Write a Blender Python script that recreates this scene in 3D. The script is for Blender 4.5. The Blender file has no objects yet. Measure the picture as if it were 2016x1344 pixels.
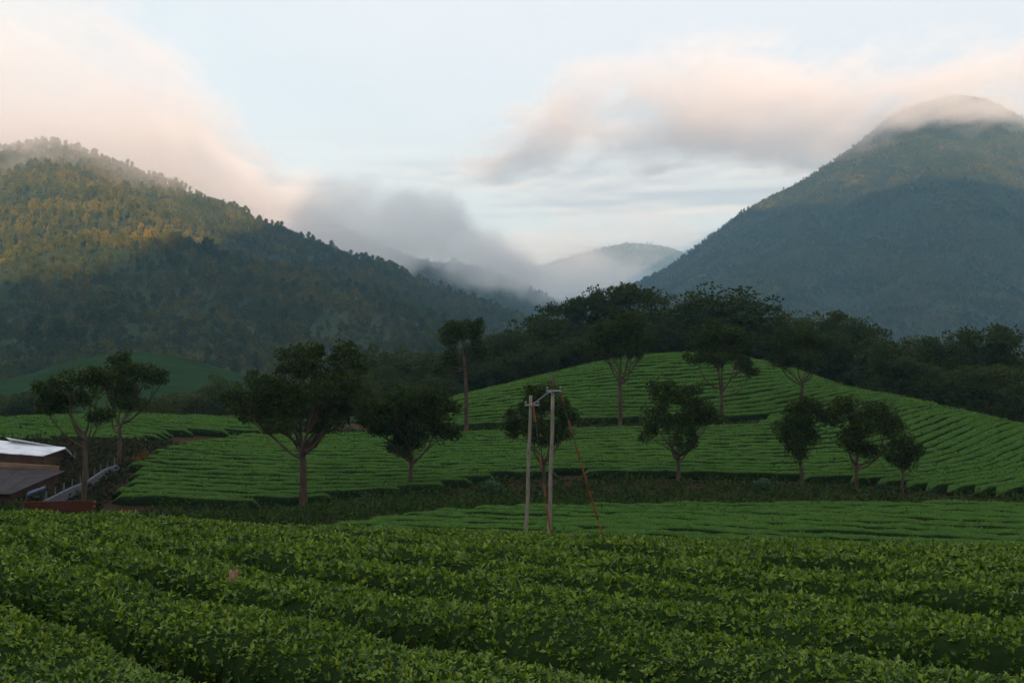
import bpy, math, random
import numpy as np, sys
from mathutils import Vector

sc = bpy.context.scene
C = sc.collection
R = math.radians
rng = np.random.default_rng(7)
random.seed(7)

# ------------------------------------------------------------------ camera
F = 2520.0                      # focal length in photo pixels (2016 wide), 45 mm lens
cam = bpy.data.cameras.new('camera')
cam.lens = 45.0; cam.sensor_width = 36.0
cam.clip_start = 0.1; cam.clip_end = 40000
camo = bpy.data.objects.new('camera', cam); C.objects.link(camo)
camo.location = (0, 0, 0); camo.rotation_euler = (R(90), 0, 0)
sc.camera = camo

# ------------------------------------------------------------------ light
SUN_EL, SUN_B = 6.0, 10.0       # low sun behind the camera, ten degrees to the right of straight back
w = bpy.data.worlds.new('World'); sc.world = w; w.use_nodes = True
sun = bpy.data.lights.new('sun', 'SUN'); sun.energy = 5.0; sun.angle = R(0.5); sun.color = (1.0, 0.62, 0.36)
suno = bpy.data.objects.new('sun', sun); C.objects.link(suno)
sb, cb = math.sin(R(SUN_B)), math.cos(R(SUN_B))
to_sun = Vector((sb*math.cos(R(SUN_EL)), -cb*math.cos(R(SUN_EL)), math.sin(R(SUN_EL))))
suno.rotation_euler = to_sun.to_track_quat('Z', 'Y').to_euler()
suno.location = to_sun * 200

def sky_world():
    nt = w.node_tree; N = nt.nodes; L = nt.links
    bg = N['Background']
    sky = N.new('ShaderNodeTexSky'); sky.sky_type = 'NISHITA'; sky.sun_disc = False
    sky.sun_elevation = R(SUN_EL); sky.sun_rotation = R(180-SUN_B)
    sky.air_density = 1.0; sky.dust_density = 0.8; sky.ozone_density = 1.5
    tc = N.new('ShaderNodeTexCoord'); sep = N.new('ShaderNodeSeparateXYZ'); L.new(tc.outputs['Generated'], sep.inputs[0])
    def m(op, a, b=None, clamp=False):
        n = N.new('ShaderNodeMath'); n.operation = op; n.use_clamp = clamp
        for i, v in enumerate((a, b)):
            if v is None: continue
            if isinstance(v, (int, float)): n.inputs[i].default_value = v
            else: L.new(v, n.inputs[i])
        return n.outputs[0]
    def ramp(v, a, b, lo=0.0, hi=1.0):
        n = N.new('ShaderNodeMapRange'); n.interpolation_type = 'SMOOTHSTEP'
        L.new(v, n.inputs[0]); n.inputs[1].default_value = a; n.inputs[2].default_value = b
        n.inputs[3].default_value = lo; n.inputs[4].default_value = hi
        return n.outputs[0]
    def noise(vec, scale, detail, rough=0.55, dist=0.0):
        n = N.new('ShaderNodeTexNoise'); n.inputs['Scale'].default_value = scale; n.inputs['Detail'].default_value = detail
        n.inputs['Roughness'].default_value = rough; n.inputs['Distortion'].default_value = dist
        L.new(vec, n.inputs['Vector']); return n.outputs[0]
    def mapv(loc, scl):
        n = N.new('ShaderNodeMapping'); L.new(tc.outputs['Generated'], n.inputs[0])
        n.inputs['Location'].default_value = loc; n.inputs['Scale'].default_value = scl; return n.outputs[0]
    def mix(f, a, b):
        n = N.new('ShaderNodeMix'); n.data_type = 'RGBA'
        if isinstance(f, (int, float)): n.inputs[0].default_value = f
        else: L.new(f, n.inputs[0])
        for s, v in ((6, a), (7, b)):
            if isinstance(v, tuple): n.inputs[s].default_value = (*v, 1)
            else: L.new(v, n.inputs[s])
        return n.outputs[2]
    z = m('MAXIMUM', sep.outputs[2], 0.0)
    # thin bright veil of high cloud over the blue
    veil_n = noise(mapv((3.1, 0.4, 0.0), (1.2, 1.2, 3.2)), 2.2, 5, 0.6, 0.4)
    veil = ramp(veil_n, 0.30, 0.62, SKYP['veil_lo'], SKYP['veil_hi'])
    veil = m('MULTIPLY', veil, ramp(z, 0.2, 0.9, 1.0, 0.95))
    hz = ramp(z, 0.0, 0.20, 1.0, 0.0)
    veil = m('MAXIMUM', veil, m('MULTIPLY', hz, 0.97))
    vcol = mix(hz, SKYP['veil_top'], SKYP['veil_low'])
    c1 = mix(veil, sky.outputs[0], vcol)
    # flat layered streaks low over the horizon, all the way round
    st = noise(mapv((0.35, 1.7, 0.12), (1.0, 1.0, 9.0)), 2.6, 7, 0.58, 0.35)
    stf = m('MULTIPLY', ramp(st, SKYP['st0'], SKYP['st1']), m('MULTIPLY', ramp(z, 0.17, 0.115), ramp(z, -0.02, 0.05)))
    und = noise(mapv((0.35, 1.7, 0.155), (1.0, 1.0, 9.0)), 2.6, 7, 0.58, 0.35)   # the same cloud a little lower: under sides
    grey = ramp(m('SUBTRACT', und, st), -0.06, 0.10)
    ccol = mix(grey, SKYP['grey'], SKYP['warm'])
    c2 = mix(m('MULTIPLY', stf, SKYP['st_a']), c1, ccol)
    L.new(c2, bg.inputs[0]); bg.inputs[1].default_value = 0.0665
SKYP = dict(veil_lo=0.82, veil_hi=0.98, veil_top=(5.15, 5.05, 5.15), veil_low=(7.3, 6.1, 4.9),
            st0=0.42, st1=0.56, grey=(4.1, 3.7, 3.65), warm=(7.7, 6.0, 4.7), st_a=0.9)
sky_world()

vs = sc.view_settings
vs.view_transform = 'Standard'; vs.look = 'None'; vs.gamma = 1.0; vs.use_curve_mapping = False
vs.exposure = 1.62
cy = sc.cycles
cy.use_denoising = True
cy.max_bounces = 14; cy.diffuse_bounces = 2; cy.glossy_bounces = 1; cy.transmission_bounces = 2
cy.volume_bounces = 13; cy.transparent_max_bounces = 8
cy.volume_step_rate = 2.0; cy.volume_max_steps = 256
cy.caustics_reflective = False; cy.caustics_refractive = False
cy.use_adaptive_sampling = True; cy.adaptive_threshold = 0.015

# ------------------------------------------------------------------ helpers
def tag(o, label=None, cat=None, group=None, kind=None):
    if label: o['label'] = label
    if cat: o['category'] = cat
    if group: o['group'] = group
    if kind: o['kind'] = kind
    return o

def link(name, data, parent=None, mats=()):
    o = bpy.data.objects.new(name, data); C.objects.link(o)
    if parent is not None: o.parent = parent
    return o

def empty(name, loc=(0, 0, 0)):
    o = bpy.data.objects.new(name, None); C.objects.link(o); o.location = loc; o.empty_display_size = 0.5
    return o

def npmesh(name, verts, faces, mats, tint=None, smooth=False, mat_idx=None):
    """faces: (n,3) or (n,4) int array, or a list of such arrays"""
    me = bpy.data.meshes.new(name)
    verts = np.asarray(verts, dtype=np.float32)
    fl = faces if isinstance(faces, list) else [faces]
    fl = [np.asarray(f, dtype=np.int32) for f in fl if len(f)]
    me.vertices.add(len(verts)); me.vertices.foreach_set('co', verts.ravel())
    li = np.concatenate([f.ravel() for f in fl])
    tot = np.concatenate([np.full(len(f), f.shape[1], dtype=np.int32) for f in fl])
    st = np.concatenate([[0], np.cumsum(tot)[:-1]]).astype(np.int32)
    me.loops.add(len(li)); me.loops.foreach_set('vertex_index', li)
    me.polygons.add(len(tot)); me.polygons.foreach_set('loop_start', st); me.polygons.foreach_set('loop_total', tot)
    if smooth: me.polygons.foreach_set('use_smooth', np.ones(len(tot), dtype=bool))
    for mt in (mats if isinstance(mats, (list, tuple)) else [mats]): me.materials.append(mt)
    if mat_idx is not None: me.polygons.foreach_set('material_index', np.asarray(mat_idx, dtype=np.int32))
    if tint is not None:
        a = me.attributes.new('tint', 'FLOAT', 'POINT'); a.data.foreach_set('value', np.asarray(tint, dtype=np.float32))
    me.update(calc_edges=True)
    return me

class MB:
    """collects simple solids into one mesh"""
    def __init__(s): s.v = []; s.f = []; s.n = 0
    def add(s, v, f):
        s.v.append(np.asarray(v, dtype=float)); s.f += [tuple(i+s.n for i in q) for q in f]; s.n += len(v)
    def box(s, c, size, rz=0.0, taper=1.0):
        x, y, z = [k/2 for k in size]
        v = np.array([[sx*x*(taper if sz > 0 else 1), sy*y*(taper if sz > 0 else 1), sz*z] for sz in (-1, 1) for sy in (-1, 1) for sx in (-1, 1)])
        c_, s_ = math.cos(rz), math.sin(rz)
        v = np.stack([v[:, 0]*c_-v[:, 1]*s_, v[:, 0]*s_+v[:, 1]*c_, v[:, 2]], 1)+np.array(c)
        s.add(v, [(0, 2, 3, 1), (4, 5, 7, 6), (0, 1, 5, 4), (2, 6, 7, 3), (0, 4, 6, 2), (1, 3, 7, 5)]); return s
    def tube(s, pts, rad, n=8, cap=True):
        pts = [np.array(p, dtype=float) for p in pts]; k = len(pts)
        rad = [rad]*k if isinstance(rad, (int, float)) else rad
        V = []; ref = np.array([0.31, 0.95, 0.05])
        for i, p in enumerate(pts):
            t = pts[min(i+1, k-1)]-pts[max(i-1, 0)]; t = t/(np.linalg.norm(t)+1e-9)
            a = np.cross(t, ref); 
            if np.linalg.norm(a) < 1e-3: a = np.cross(t, [1, 0, 0])
            a /= np.linalg.norm(a); b = np.cross(t, a)
            for j in range(n):
                th = 2*math.pi*j/n; V.append(p+rad[i]*(math.cos(th)*a+math.sin(th)*b))
        Fq = [(i*n+j, i*n+(j+1) % n, (i+1)*n+(j+1) % n, (i+1)*n+j) for i in range(k-1) for j in range(n)]
        if cap: Fq += [tuple(range(n-1, -1, -1)), tuple(range((k-1)*n, k*n))]
        s.add(V, Fq); return s
    def poly(s, v, f): s.add(v, f); return s
    def mesh(s, name, mat, smooth=False):
        me = bpy.data.meshes.new(name); me.from_pydata(np.concatenate(s.v).tolist(), [], s.f); me.materials.append(mat)
        if smooth: me.polygons.foreach_set('use_smooth', [True]*len(me.polygons))
        me.update(); return me
    def build(s, name, mat, parent=None, smooth=False):
        return link(name, s.mesh(name, mat, smooth), parent)

# value noise
_perm = rng.random((64, 64, 64))
def vnoise(x, y, z=0.0):
    x, y, z = np.broadcast_arrays(np.asarray(x, float), np.asarray(y, float), np.asarray(z, float))
    xi, yi, zi = np.floor(x).astype(int), np.floor(y).astype(int), np.floor(z).astype(int)
    fx, fy, fz = x-xi, y-yi, z-zi
    fx, fy, fz = [t*t*(3-2*t) for t in (fx, fy, fz)]
    g = lambda a, b, c: _perm[(xi+a) & 63, (yi+b) & 63, (zi+c) & 63]
    l = lambda a, b, t: a+(b-a)*t
    return l(l(l(g(0,0,0), g(1,0,0), fx), l(g(0,1,0), g(1,1,0), fx), fy), l(l(g(0,0,1), g(1,0,1), fx), l(g(0,1,1), g(1,1,1), fx), fy), fz)*2-1
def fbm(x, y, z=0.0, o=4):
    s = 0; a = 0.5; k = 1.0
    for i in range(o):
        s = s+a*vnoise(np.asarray(x)*k+17.3*i, np.asarray(y)*k+5.1*i, np.asarray(z)*k+9.7*i); a *= 0.5; k *= 2.03
    return s

# ------------------------------------------------------------------ materials
def newmat(name):
    m = bpy.data.materials.new(name); m.use_nodes = True
    nt = m.node_tree; p = nt.nodes['Principled BSDF']; return m, nt, p

def leaf_mat(name, stops, rough=0.5, trans=0.25, spec=0.35, rnd=0.0, patch=0.0):
    m, nt, p = newmat(name); N = nt.nodes; L = nt.links
    at = N.new('ShaderNodeAttribute'); at.attribute_name = 'tint'
    cr = N.new('ShaderNodeValToRGB'); e = cr.color_ramp.elements
    while len(e) < len(stops): e.new(0.5)
    for i, (pos, col) in enumerate(stops): e[i].position = pos; e[i].color = (*col, 1)
    fac = at.outputs['Fac']
    if rnd:
        oi = N.new('ShaderNodeObjectInfo'); ma = N.new('ShaderNodeMath'); ma.operation = 'MULTIPLY_ADD'
        L.new(oi.outputs['Random'], ma.inputs[0]); ma.inputs[1].default_value = rnd; 
        mb = N.new('ShaderNodeMath'); mb.operation = 'MULTIPLY_ADD'; L.new(fac, mb.inputs[0]); mb.inputs[1].default_value = 1-rnd; mb.inputs[2].default_value = 0
        L.new(mb.outputs[0], ma.inputs[2]); fac = ma.outputs[0]
    if patch:
        ge = N.new('ShaderNodeNewGeometry'); no = N.new('ShaderNodeTexNoise'); no.inputs['Scale'].default_value = 0.016; no.inputs['Detail'].default_value = 4
        L.new(ge.outputs['Position'], no.inputs['Vector'])
        mr = N.new('ShaderNodeMapRange'); mr.inputs[1].default_value = 0.32; mr.inputs[2].default_value = 0.68; L.new(no.outputs[0], mr.inputs[0])
        mm = N.new('ShaderNodeMix'); mm.inputs[0].default_value = patch; L.new(fac, mm.inputs[2]); L.new(mr.outputs[0], mm.inputs[3]); fac = mm.outputs[0]
    L.new(fac, cr.inputs[0]); col = cr.outputs[0]
    L.new(col, p.inputs['Base Color']); p.inputs['Roughness'].default_value = rough
    p.inputs['Specular IOR Level'].default_value = spec
    if trans > 0:
        tr = N.new('ShaderNodeBsdfTranslucent'); L.new(col, tr.inputs[0])
        mx = N.new('ShaderNodeMixShader'); mx.inputs[0].default_value = trans
        L.new(p.outputs[0], mx.inputs[1]); L.new(tr.outputs[0], mx.inputs[2])
        L.new(mx.outputs[0], N['Material Output'].inputs['Surface'])
    return m

def noise_mat(name, cols, scale=1.0, rough=0.9, detail=5, bump=0.0, stretch=(1, 1, 1), spec=0.05, metallic=0.0):
    m, nt, p = newmat(name); N = nt.nodes; L = nt.links
    tc = N.new('ShaderNodeTexCoord'); mp = N.new('ShaderNodeMapping'); mp.inputs['Scale'].default_value = stretch
    L.new(tc.outputs['Object'], mp.inputs[0])
    no = N.new('ShaderNodeTexNoise'); no.inputs['Scale'].default_value = scale; no.inputs['Detail'].default_value = detail; no.inputs['Roughness'].default_value = 0.62
    L.new(mp.outputs[0], no.inputs['Vector'])
    cr = N.new('ShaderNodeValToRGB'); e = cr.color_ramp.elements
    while len(e) < len(cols): e.new(0.5)
    for i, c in enumerate(cols): e[i].position = 0.3+0.4*i/(len(cols)-1); e[i].color = (*c, 1)
    L.new(no.outputs[0], cr.inputs[0]); L.new(cr.outputs[0], p.inputs['Base Color'])
    p.inputs['Roughness'].default_value = rough; p.inputs['Specular IOR Level'].default_value = spec; p.inputs['Metallic'].default_value = metallic
    if bump:
        b = N.new('ShaderNodeBump'); b.inputs['Strength'].default_value = bump; b.inputs['Distance'].default_value = 0.05
        L.new(no.outputs[0], b.inputs['Height']); L.new(b.outputs[0], p.inputs['Normal'])
    return m

M = {}
M['tea'] = leaf_mat('tea_leaf', [(0.0, (0.016, 0.044, 0.009)), (0.4, (0.054, 0.120, 0.012)), (0.75, (0.130, 0.220, 0.015)), (1.0, (0.21, 0.28, 0.022))], 0.45, 0.28, 0.28)
M['tea_far'] = leaf_mat('tea_leaf_distant', [(0.0, (0.028, 0.066, 0.014)), (0.5, (0.068, 0.140, 0.020)), (1.0, (0.135, 0.215, 0.028))], 0.7, 0.2, 0.12)
M['tea_core'] = noise_mat('tea_twigs_shade', [(0.010, 0.022, 0.008), (0.02, 0.035, 0.010)], 6, 1.0, spec=0.0)
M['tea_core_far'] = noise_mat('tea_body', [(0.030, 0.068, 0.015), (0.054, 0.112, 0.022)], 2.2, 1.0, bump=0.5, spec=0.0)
M['earth'] = noise_mat('red_earth', [(0.020, 0.013, 0.007), (0.042, 0.022, 0.012), (0.018, 0.026, 0.009)], 0.35, 0.95, 6, 0.4)
M['shade_leaf'] = leaf_mat('shade_tree_leaf', [(0.0, (0.016, 0.030, 0.008)), (0.6, (0.048, 0.076, 0.013)), (1.0, (0.10, 0.13, 0.02))], 0.7, 0.22, 0.1)
M['wood_leaf'] = leaf_mat('woodland_leaf', [(0.0, (0.018, 0.034, 0.011)), (0.5, (0.042, 0.066, 0.016)), (0.85, (0.085, 0.105, 0.022)), (1.0, (0.13, 0.135, 0.03))], 0.7, 0.2, 0.08, rnd=0.5)
M['mtn_leaf'] = leaf_mat('mountain_leaf', [(0.0, (0.022, 0.042, 0.016)), (0.5, (0.070, 0.086, 0.020)), (0.8, (0.17, 0.14, 0.025)), (1.0, (0.25, 0.17, 0.04))], 0.8, 0.2, 0.0, rnd=0.55, patch=0.5)
M['mtn'] = noise_mat('mountain_floor', [(0.018, 0.032, 0.013), (0.030, 0.045, 0.016), (0.04, 0.040, 0.018)], 0.012, 0.95, 8)
M['scrub'] = leaf_mat('scrub_leaf', [(0.0, (0.016, 0.032, 0.009)), (0.6, (0.036, 0.066, 0.013)), (1.0, (0.065, 0.09, 0.018))], 0.8, 0.2, 0.05)
M['bark'] = noise_mat('bark', [(0.04, 0.026, 0.018), (0.08, 0.056, 0.04), (0.13, 0.10, 0.075)], 2.2, 0.9, 6, 0.5, (1, 1, 0.3))
M['trunk_pale'] = noise_mat('pale_bark', [(0.12, 0.09, 0.07), (0.22, 0.18, 0.14)], 2.0, 0.9, 5, 0.4, (1, 1, 0.3))
M['far_tea'] = noise_mat('far_tea', [(0.008, 0.022, 0.007), (0.018, 0.040, 0.010), (0.024, 0.05, 0.012)], 0.12, 1.0, 8, 0.6, (0.5, 1.6, 1), 0.0)
M['pole'] = noise_mat('weathered_pole', [(0.12, 0.10, 0.08), (0.22, 0.195, 0.155), (0.29, 0.26, 0.22)], 5, 0.85, 6, 0.3, (3, 3, 0.5))
M['pole_dark'] = noise_mat('dark_pole_tip', [(0.07, 0.05, 0.04), (0.13, 0.10, 0.08)], 6, 0.9)
M['galv'] = noise_mat('galvanised_steel', [(0.24, 0.26, 0.28), (0.38, 0.40, 0.42)], 8, 0.5, 4, 0, (1, 1, 1), 0.5, 0.3)
M['rust'] = noise_mat('orange_rust', [(0.08, 0.026, 0.014), (0.18, 0.055, 0.026)], 9, 0.85)
M['cable'] = noise_mat('dark_cable', [(0.02, 0.02, 0.022), (0.05, 0.04, 0.04)], 9, 0.6)
M['white_roof'] = noise_mat('whitewashed_sheet', [(0.50, 0.53, 0.58), (0.70, 0.72, 0.76), (0.78, 0.80, 0.83)], 0.9, 0.55, 6, 0.1)
M['dark_roof'] = noise_mat('dark_sheet', [(0.035, 0.032, 0.036), (0.06, 0.052, 0.055)], 1.2, 0.8, 6, 0.2)
M['shed_wall'] = noise_mat('shed_boards', [(0.06, 0.035, 0.025), (0.11, 0.065, 0.045)], 2, 0.9, 5, 0.2)
M['tan_wall'] = noise_mat('tan_plaster', [(0.14, 0.095, 0.06), (0.22, 0.155, 0.10)], 2, 0.9, 5, 0.1)
M['blue'] = noise_mat('blue_paint', [(0.035, 0.05, 0.10), (0.055, 0.075, 0.14)], 3, 0.6)
M['block'] = noise_mat('concrete_block', [(0.07, 0.075, 0.085), (0.14, 0.148, 0.165)], 3, 0.9, 6, 0.2)
M['brick'] = noise_mat('red_brick', [(0.05, 0.018, 0.011), (0.10, 0.034, 0.02)], 4, 0.9, 6, 0.3)
M['rust_bush'] = leaf_mat('rust_leaf', [(0.0, (0.05, 0.03, 0.012)), (0.6, (0.15, 0.075, 0.02)), (1.0, (0.22, 0.13, 0.03))], 0.7, 0.2, 0.1)
M['flower'] = leaf_mat('garden_leaf', [(0.0, (0.012, 0.02, 0.008)), (0.75, (0.04, 0.045, 0.014)), (1.0, (0.11, 0.05, 0.018))], 0.7, 0.2, 0.1)
M['pale_shrub'] = leaf_mat('pale_leaf', [(0.0, (0.03, 0.075, 0.035)), (1.0, (0.08, 0.15, 0.06))], 0.6, 0.2, 0.2)
M['concrete'] = noise_mat('stained_concrete', [(0.16, 0.06, 0.02), (0.30, 0.17, 0.08), (0.42, 0.36, 0.31)], 14, 0.9, 7, 0.5, (1, 1, 0.6))

# ------------------------------------------------------------------ leaf geometry
def leaf_verts(P, D, size, N=None, width=0.5, fold=0.16, kind=2, bend=0.25):
    """P: leaf bases, D: unit directions, size: lengths. returns verts, tris, leaves-per-vert index"""
    n = len(P); size = np.asarray(size).reshape(-1, 1)*np.ones((n, 1))
    ref = rng.normal(size=(n, 3)) if N is None else N
    S = np.cross(D, ref); S /= (np.linalg.norm(S, axis=1, keepdims=True)+1e-9)
    U = np.cross(S, D)
    if kind == 2:
        a = P; b = P+D*size*0.5+S*size*width*0.5+U*size*fold; c = P+D*size-U*size*bend*0.5; d = P+D*size*0.5-S*size*width*0.5+U*size*fold
        V = np.stack([a, b, c, d], 1).reshape(-1, 3)
        i = np.arange(n)[:, None]*4
        T = np.concatenate([i+[0, 1, 2], i+[0, 2, 3]], 0)
        return V, T, np.repeat(np.arange(n), 4)
    if kind == 4:
        a = P; m1 = P+D*size*0.5; t = P+D*size-U*size*bend
        l1 = P+D*size*0.46+S*size*width*0.5+U*size*(fold-bend*0.1); r1 = P+D*size*0.46-S*size*width*0.5+U*size*(fold-bend*0.1)
        V = np.stack([a, l1, t, r1, m1], 1).reshape(-1, 3); i = np.arange(n)[:, None]*5
        T = np.concatenate([i+[0, 1, 4], i+[1, 2, 4], i+[2, 3, 4], i+[3, 0, 4]], 0)
        return V, T, np.repeat(np.arange(n), 5)
    # finer leaf: base, rib mid, tip, two pairs of edge points
    a = P; m1 = P+D*size*0.55+U*size*0.0; t = P+D*size-U*size*bend
    l1 = P+D*size*0.30+S*size*width*0.42+U*size*fold; r1 = P+D*size*0.30-S*size*width*0.42+U*size*fold
    l2 = P+D*size*0.68+S*size*width*0.40+U*size*(fold-bend*0.35); r2 = P+D*size*0.68-S*size*width*0.40+U*size*(fold-bend*0.35)
    V = np.stack([a, l1, l2, t, r2, r1, m1], 1).reshape(-1, 3)
    i = np.arange(n)[:, None]*7
    T = np.concatenate([i+[0, 1, 6], i+[1, 2, 6], i+[2, 3, 6], i+[3, 4, 6], i+[4, 5, 6], i+[5, 0, 6]], 0)
    return V, T, np.repeat(np.arange(n), 7)

def unit(v): return v/(np.linalg.norm(v, axis=1, keepdims=True)+1e-9)

# ------------------------------------------------------------------ terrain: tea-top level through measured points (photo column, photo row, metres away)
pts = []
def cp(px, py, d): pts.append(((px-1008)/F*d, d, (672-py)/F*d))
def xyz(x, y, z): pts.append((x, y, z))
for x in (-14, -7, 0, 7, 14): xyz(x, -6, -0.75-0.03*x); xyz(x, 0, -1.05-0.02*x)
for a in (-0.55, -0.25, 0.0, 0.25, 0.55):
    for d in (6, 12, 20, 28, 36):
        crest = 1050+ (36 if a > 0 else 45)*(a/0.4)
        if a > 0: crest = 1050+28*(a/0.4)
        zc = -(crest-672)/F*36
        z0 = -1.6
        k = (d-6)/30.0
        # convex mound: slope grows towards the crest
        s1 = (zc-z0)
        z = z0+s1*(0.80*k+0.20*k*k)
        xyz(a*d, d, z)
for a in (-0.6, -0.3, 0.0, 0.3, 0.6):
    crest = 1050+(28 if a > 0 else 45)*(a/0.4)
    xyz(a*48, 48, -(crest-672)/F*48-1.3)
# lower front field
for px in (700, 1000, 1330, 1700, 2100): cp(px, 1048+ (6 if px > 1500 else 0), 62); cp(px, 985, 75)
cp(400, 1040, 66); cp(200, 1030, 66); cp(0, 1025, 66); cp(-300, 1025, 66); cp(2400, 1040, 66)
for px in (700, 1000, 1330, 1700, 2100): cp(px, 968, 88)
# shade-tree gully and middle slope
for px, py, d in ((-300, 985, 82), (0, 1000, 80), (163, 1000, 82), (400, 992, 84), (600, 985, 87), (800, 950, 94), (1000, 930, 98), (1330, 928, 98), (1700, 945, 95), (2016, 985, 86), (2300, 1000, 80)): cp(px, py, d)
for px, py, d in ((450, 852, 121), (600, 850, 122), (800, 846, 123), (1000, 838, 124.5), (1330, 830, 125.5), (1560, 822, 126)): cp(px, py, d)
# hill
for px, py, d in ((880, 832, 129), (1000, 822, 130), (1330, 813, 131), (1560, 806, 131)): cp(px, py, d)
for px, py, d in ((890, 778, 150), (1000, 752, 155), (1100, 728, 157), (1200, 706, 160), (1330, 692, 162), (1450, 698, 162), (1560, 720, 158), (1650, 750, 152), (1720, 772, 144)): cp(px, py, d)
for px, py, d in ((1000, 775, 178), (1200, 735, 184), (1330, 722, 186), (1450, 730, 186), (1600, 770, 180), (880, 800, 176)): cp(px, py, d)
# right spur
for px, py, d in ((1780, 778, 136), (1880, 800, 128), (1960, 818, 122), (2016, 832, 118), (2300, 900, 100)): cp(px, py, d)
for px, py, d in ((1800, 880, 112), (1950, 900, 106), (2016, 920, 100), (1700, 860, 116)): cp(px, py, d)
for px, py, d in ((1850, 850, 150), (2016, 900, 140), (2300, 980, 125)): cp(px, py, d)
# left plateau, shed hollow
for px, py, d in ((-300, 830, 126), (0, 820, 128), (120, 814, 131), (250, 811, 134), (440, 816, 136), (650, 830, 134), (-200, 845, 118), (0, 846, 116), (250, 838, 121), (420, 846, 122)): cp(px, py, d)
for px, py, d in ((-200, 905, 100), (0, 905, 98), (110, 905, 98), (200, 900, 100), (280, 890, 103), (0, 965, 88), (110, 970, 87), (-200, 965, 88)): cp(px, py, d)
for px, py, d in ((0, 850, 165), (250, 850, 168), (440, 850, 168), (650, 850, 165), (800, 840, 160)): cp(px, py, d)
for x in (-150, -90, -30, 30, 90, 150): xyz(x, 240, -20); xyz(x, 320, -30)
for y in (60, 110, 160): xyz(-130, y, -14); xyz(130, y, -14)
xyz(-60, 20, -4); xyz(60, 20, -6); xyz(-60, -30, 2); xyz(60, -30, -2); xyz(0, -40, 2)
pts = np.array(pts)
_c = 4.0
def _phi(a, b): return np.sqrt((a[:, None, 0]-b[None, :, 0])**2+(a[:, None, 1]-b[None, :, 1])**2+_c*_c)
_A = _phi(pts, pts)-0.0; _n = len(pts)
_P = np.c_[np.ones(_n), pts[:, :2]]
_K = np.block([[_A-np.eye(_n)*0.15, _P], [_P.T, np.zeros((3, 3))]])
_W = np.linalg.solve(_K, np.r_[pts[:, 2], 0, 0, 0])
def tea_top(x, y):
    x = np.asarray(x, float); y = np.asarray(y, float); sh = np.broadcast(x, y).shape
    q = np.stack([np.broadcast_to(x, sh).ravel(), np.broadcast_to(y, sh).ravel()], 1)
    out = np.empty(len(q))
    for i in range(0, len(q), 20000):
        b = q[i:i+20000]; out[i:i+20000] = _phi(b, pts)@_W[:_n]+_W[_n]+b@_W[_n+1:]
    return out.reshape(sh)
TEA = 0.85
def sstep(a, b, x): t = np.clip((x-a)/(b-a), 0, 1); return t*t*(3-2*t)
def ground_z(x, y):
    near = tea_top(np.clip(x, -140, 140), np.clip(y, -40, 320))-TEA
    r = np.maximum(np.maximum(np.abs(x)-100, 0)/60.0, np.maximum(np.maximum(y-230, -30-y), 0)/80.0)
    k = sstep(0, 1, r)
    far = np.where(np.asarray(y) < 0, -4.0, -32.0+4*fbm(np.asarray(x)/300, np.asarray(y)/300))
    return near*(1-k)+far*k+0.06*fbm(np.asarray(x)/2.0, np.asarray(y)/2.0)

def make_ground():
    t = np.linspace(-1, 1, 160); xs = 75*t+70*t**3+5000*np.abs(t)**9*np.sign(t)
    s = np.linspace(0, 1, 200); ys = -30+320*s
    ys = np.concatenate([-np.geomspace(2900, 32, 25), ys, np.geomspace(296, 7400, 40)])
    X, Y = np.meshgrid(xs, ys); Z = ground_z(X, Y)
    nx, ny = len(xs), len(ys)
    i = np.arange(ny-1)[:, None]*nx+np.arange(nx-1)[None, :]
    Fq = np.stack([i, i+1, i+1+nx, i+nx], -1).reshape(-1, 4)
    o = link('ground', npmesh('ground', np.stack([X, Y, Z], -1).reshape(-1, 3), Fq, M['earth'], smooth=True))
    tag(o, kind='structure')
make_ground()

# ------------------------------------------------------------------ mountains
def mountain(name, ridge, base, cols, mat, seed, amp, power=1.15, nv=70, back=0.5, gully=0.0):
    """ridge: (column, row, distance) along the skyline; base: (row, distance) of the foot"""
    r = np.array(ridge, float)
    px = np.linspace(*cols)
    # smooth skyline through the points
    ry = np.interp(px, r[:, 0], r[:, 1]); rd = np.interp(px, r[:, 0], r[:, 2])
    kk = np.hanning(9); kk /= kk.sum()
    sm = lambda a: np.convolve(np.pad(a, 4, mode='edge'), kk, 'valid')
    ry, rd = sm(ry), sm(rd)
    b = np.array(base, float)
    if b.ndim == 1: by = np.full_like(px, b[0]); bd = np.full_like(px, b[1])
    else: by = np.interp(px, b[:, 0], b[:, 1]); bd = np.interp(px, b[:, 0], b[:, 2])
    v = np.concatenate([np.linspace(-back, 0, 14)[:-1], np.linspace(0, 1, nv)])[:, None]
    zr = (672-ry)/F*rd; zb = (672-by)/F*bd
    d = rd[None]+(bd-rd)[None]*v
    hgt = np.where(v >= 0, np.abs(1-np.abs(v))**power, np.clip(1-np.abs(v)*1.9, 0, 1))
    Z = zb[None]+(zr-zb)[None]*hgt
    X = (px[None]-1008)/F*d
    env = np.clip(v*4, 0, 1)*np.clip((1-v)*6, 0, 1)
    n1 = fbm(X/(amp*6)+seed, d/(amp*6), 0.5, 5)
    g = -np.abs(fbm(X/(amp*4)+seed*2, d/(amp*12)+Z/(amp*14), 3.7, 3))
    Z = Z+env*(amp*n1+gully*amp*g)
    ny, nx = Z.shape
    i = np.arange(ny-1)[:, None]*nx+np.arange(nx-1)[None, :]
    Fq = np.stack([i, i+1, i+1+nx, i+nx], -1).reshape(-1, 4)
    P = np.stack([X, d, Z], -1)
    o = link(name, npmesh(name, P.reshape(-1, 3), Fq, mat, smooth=True)); tag(o, kind='structure')
    return o, P, Fq

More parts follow.
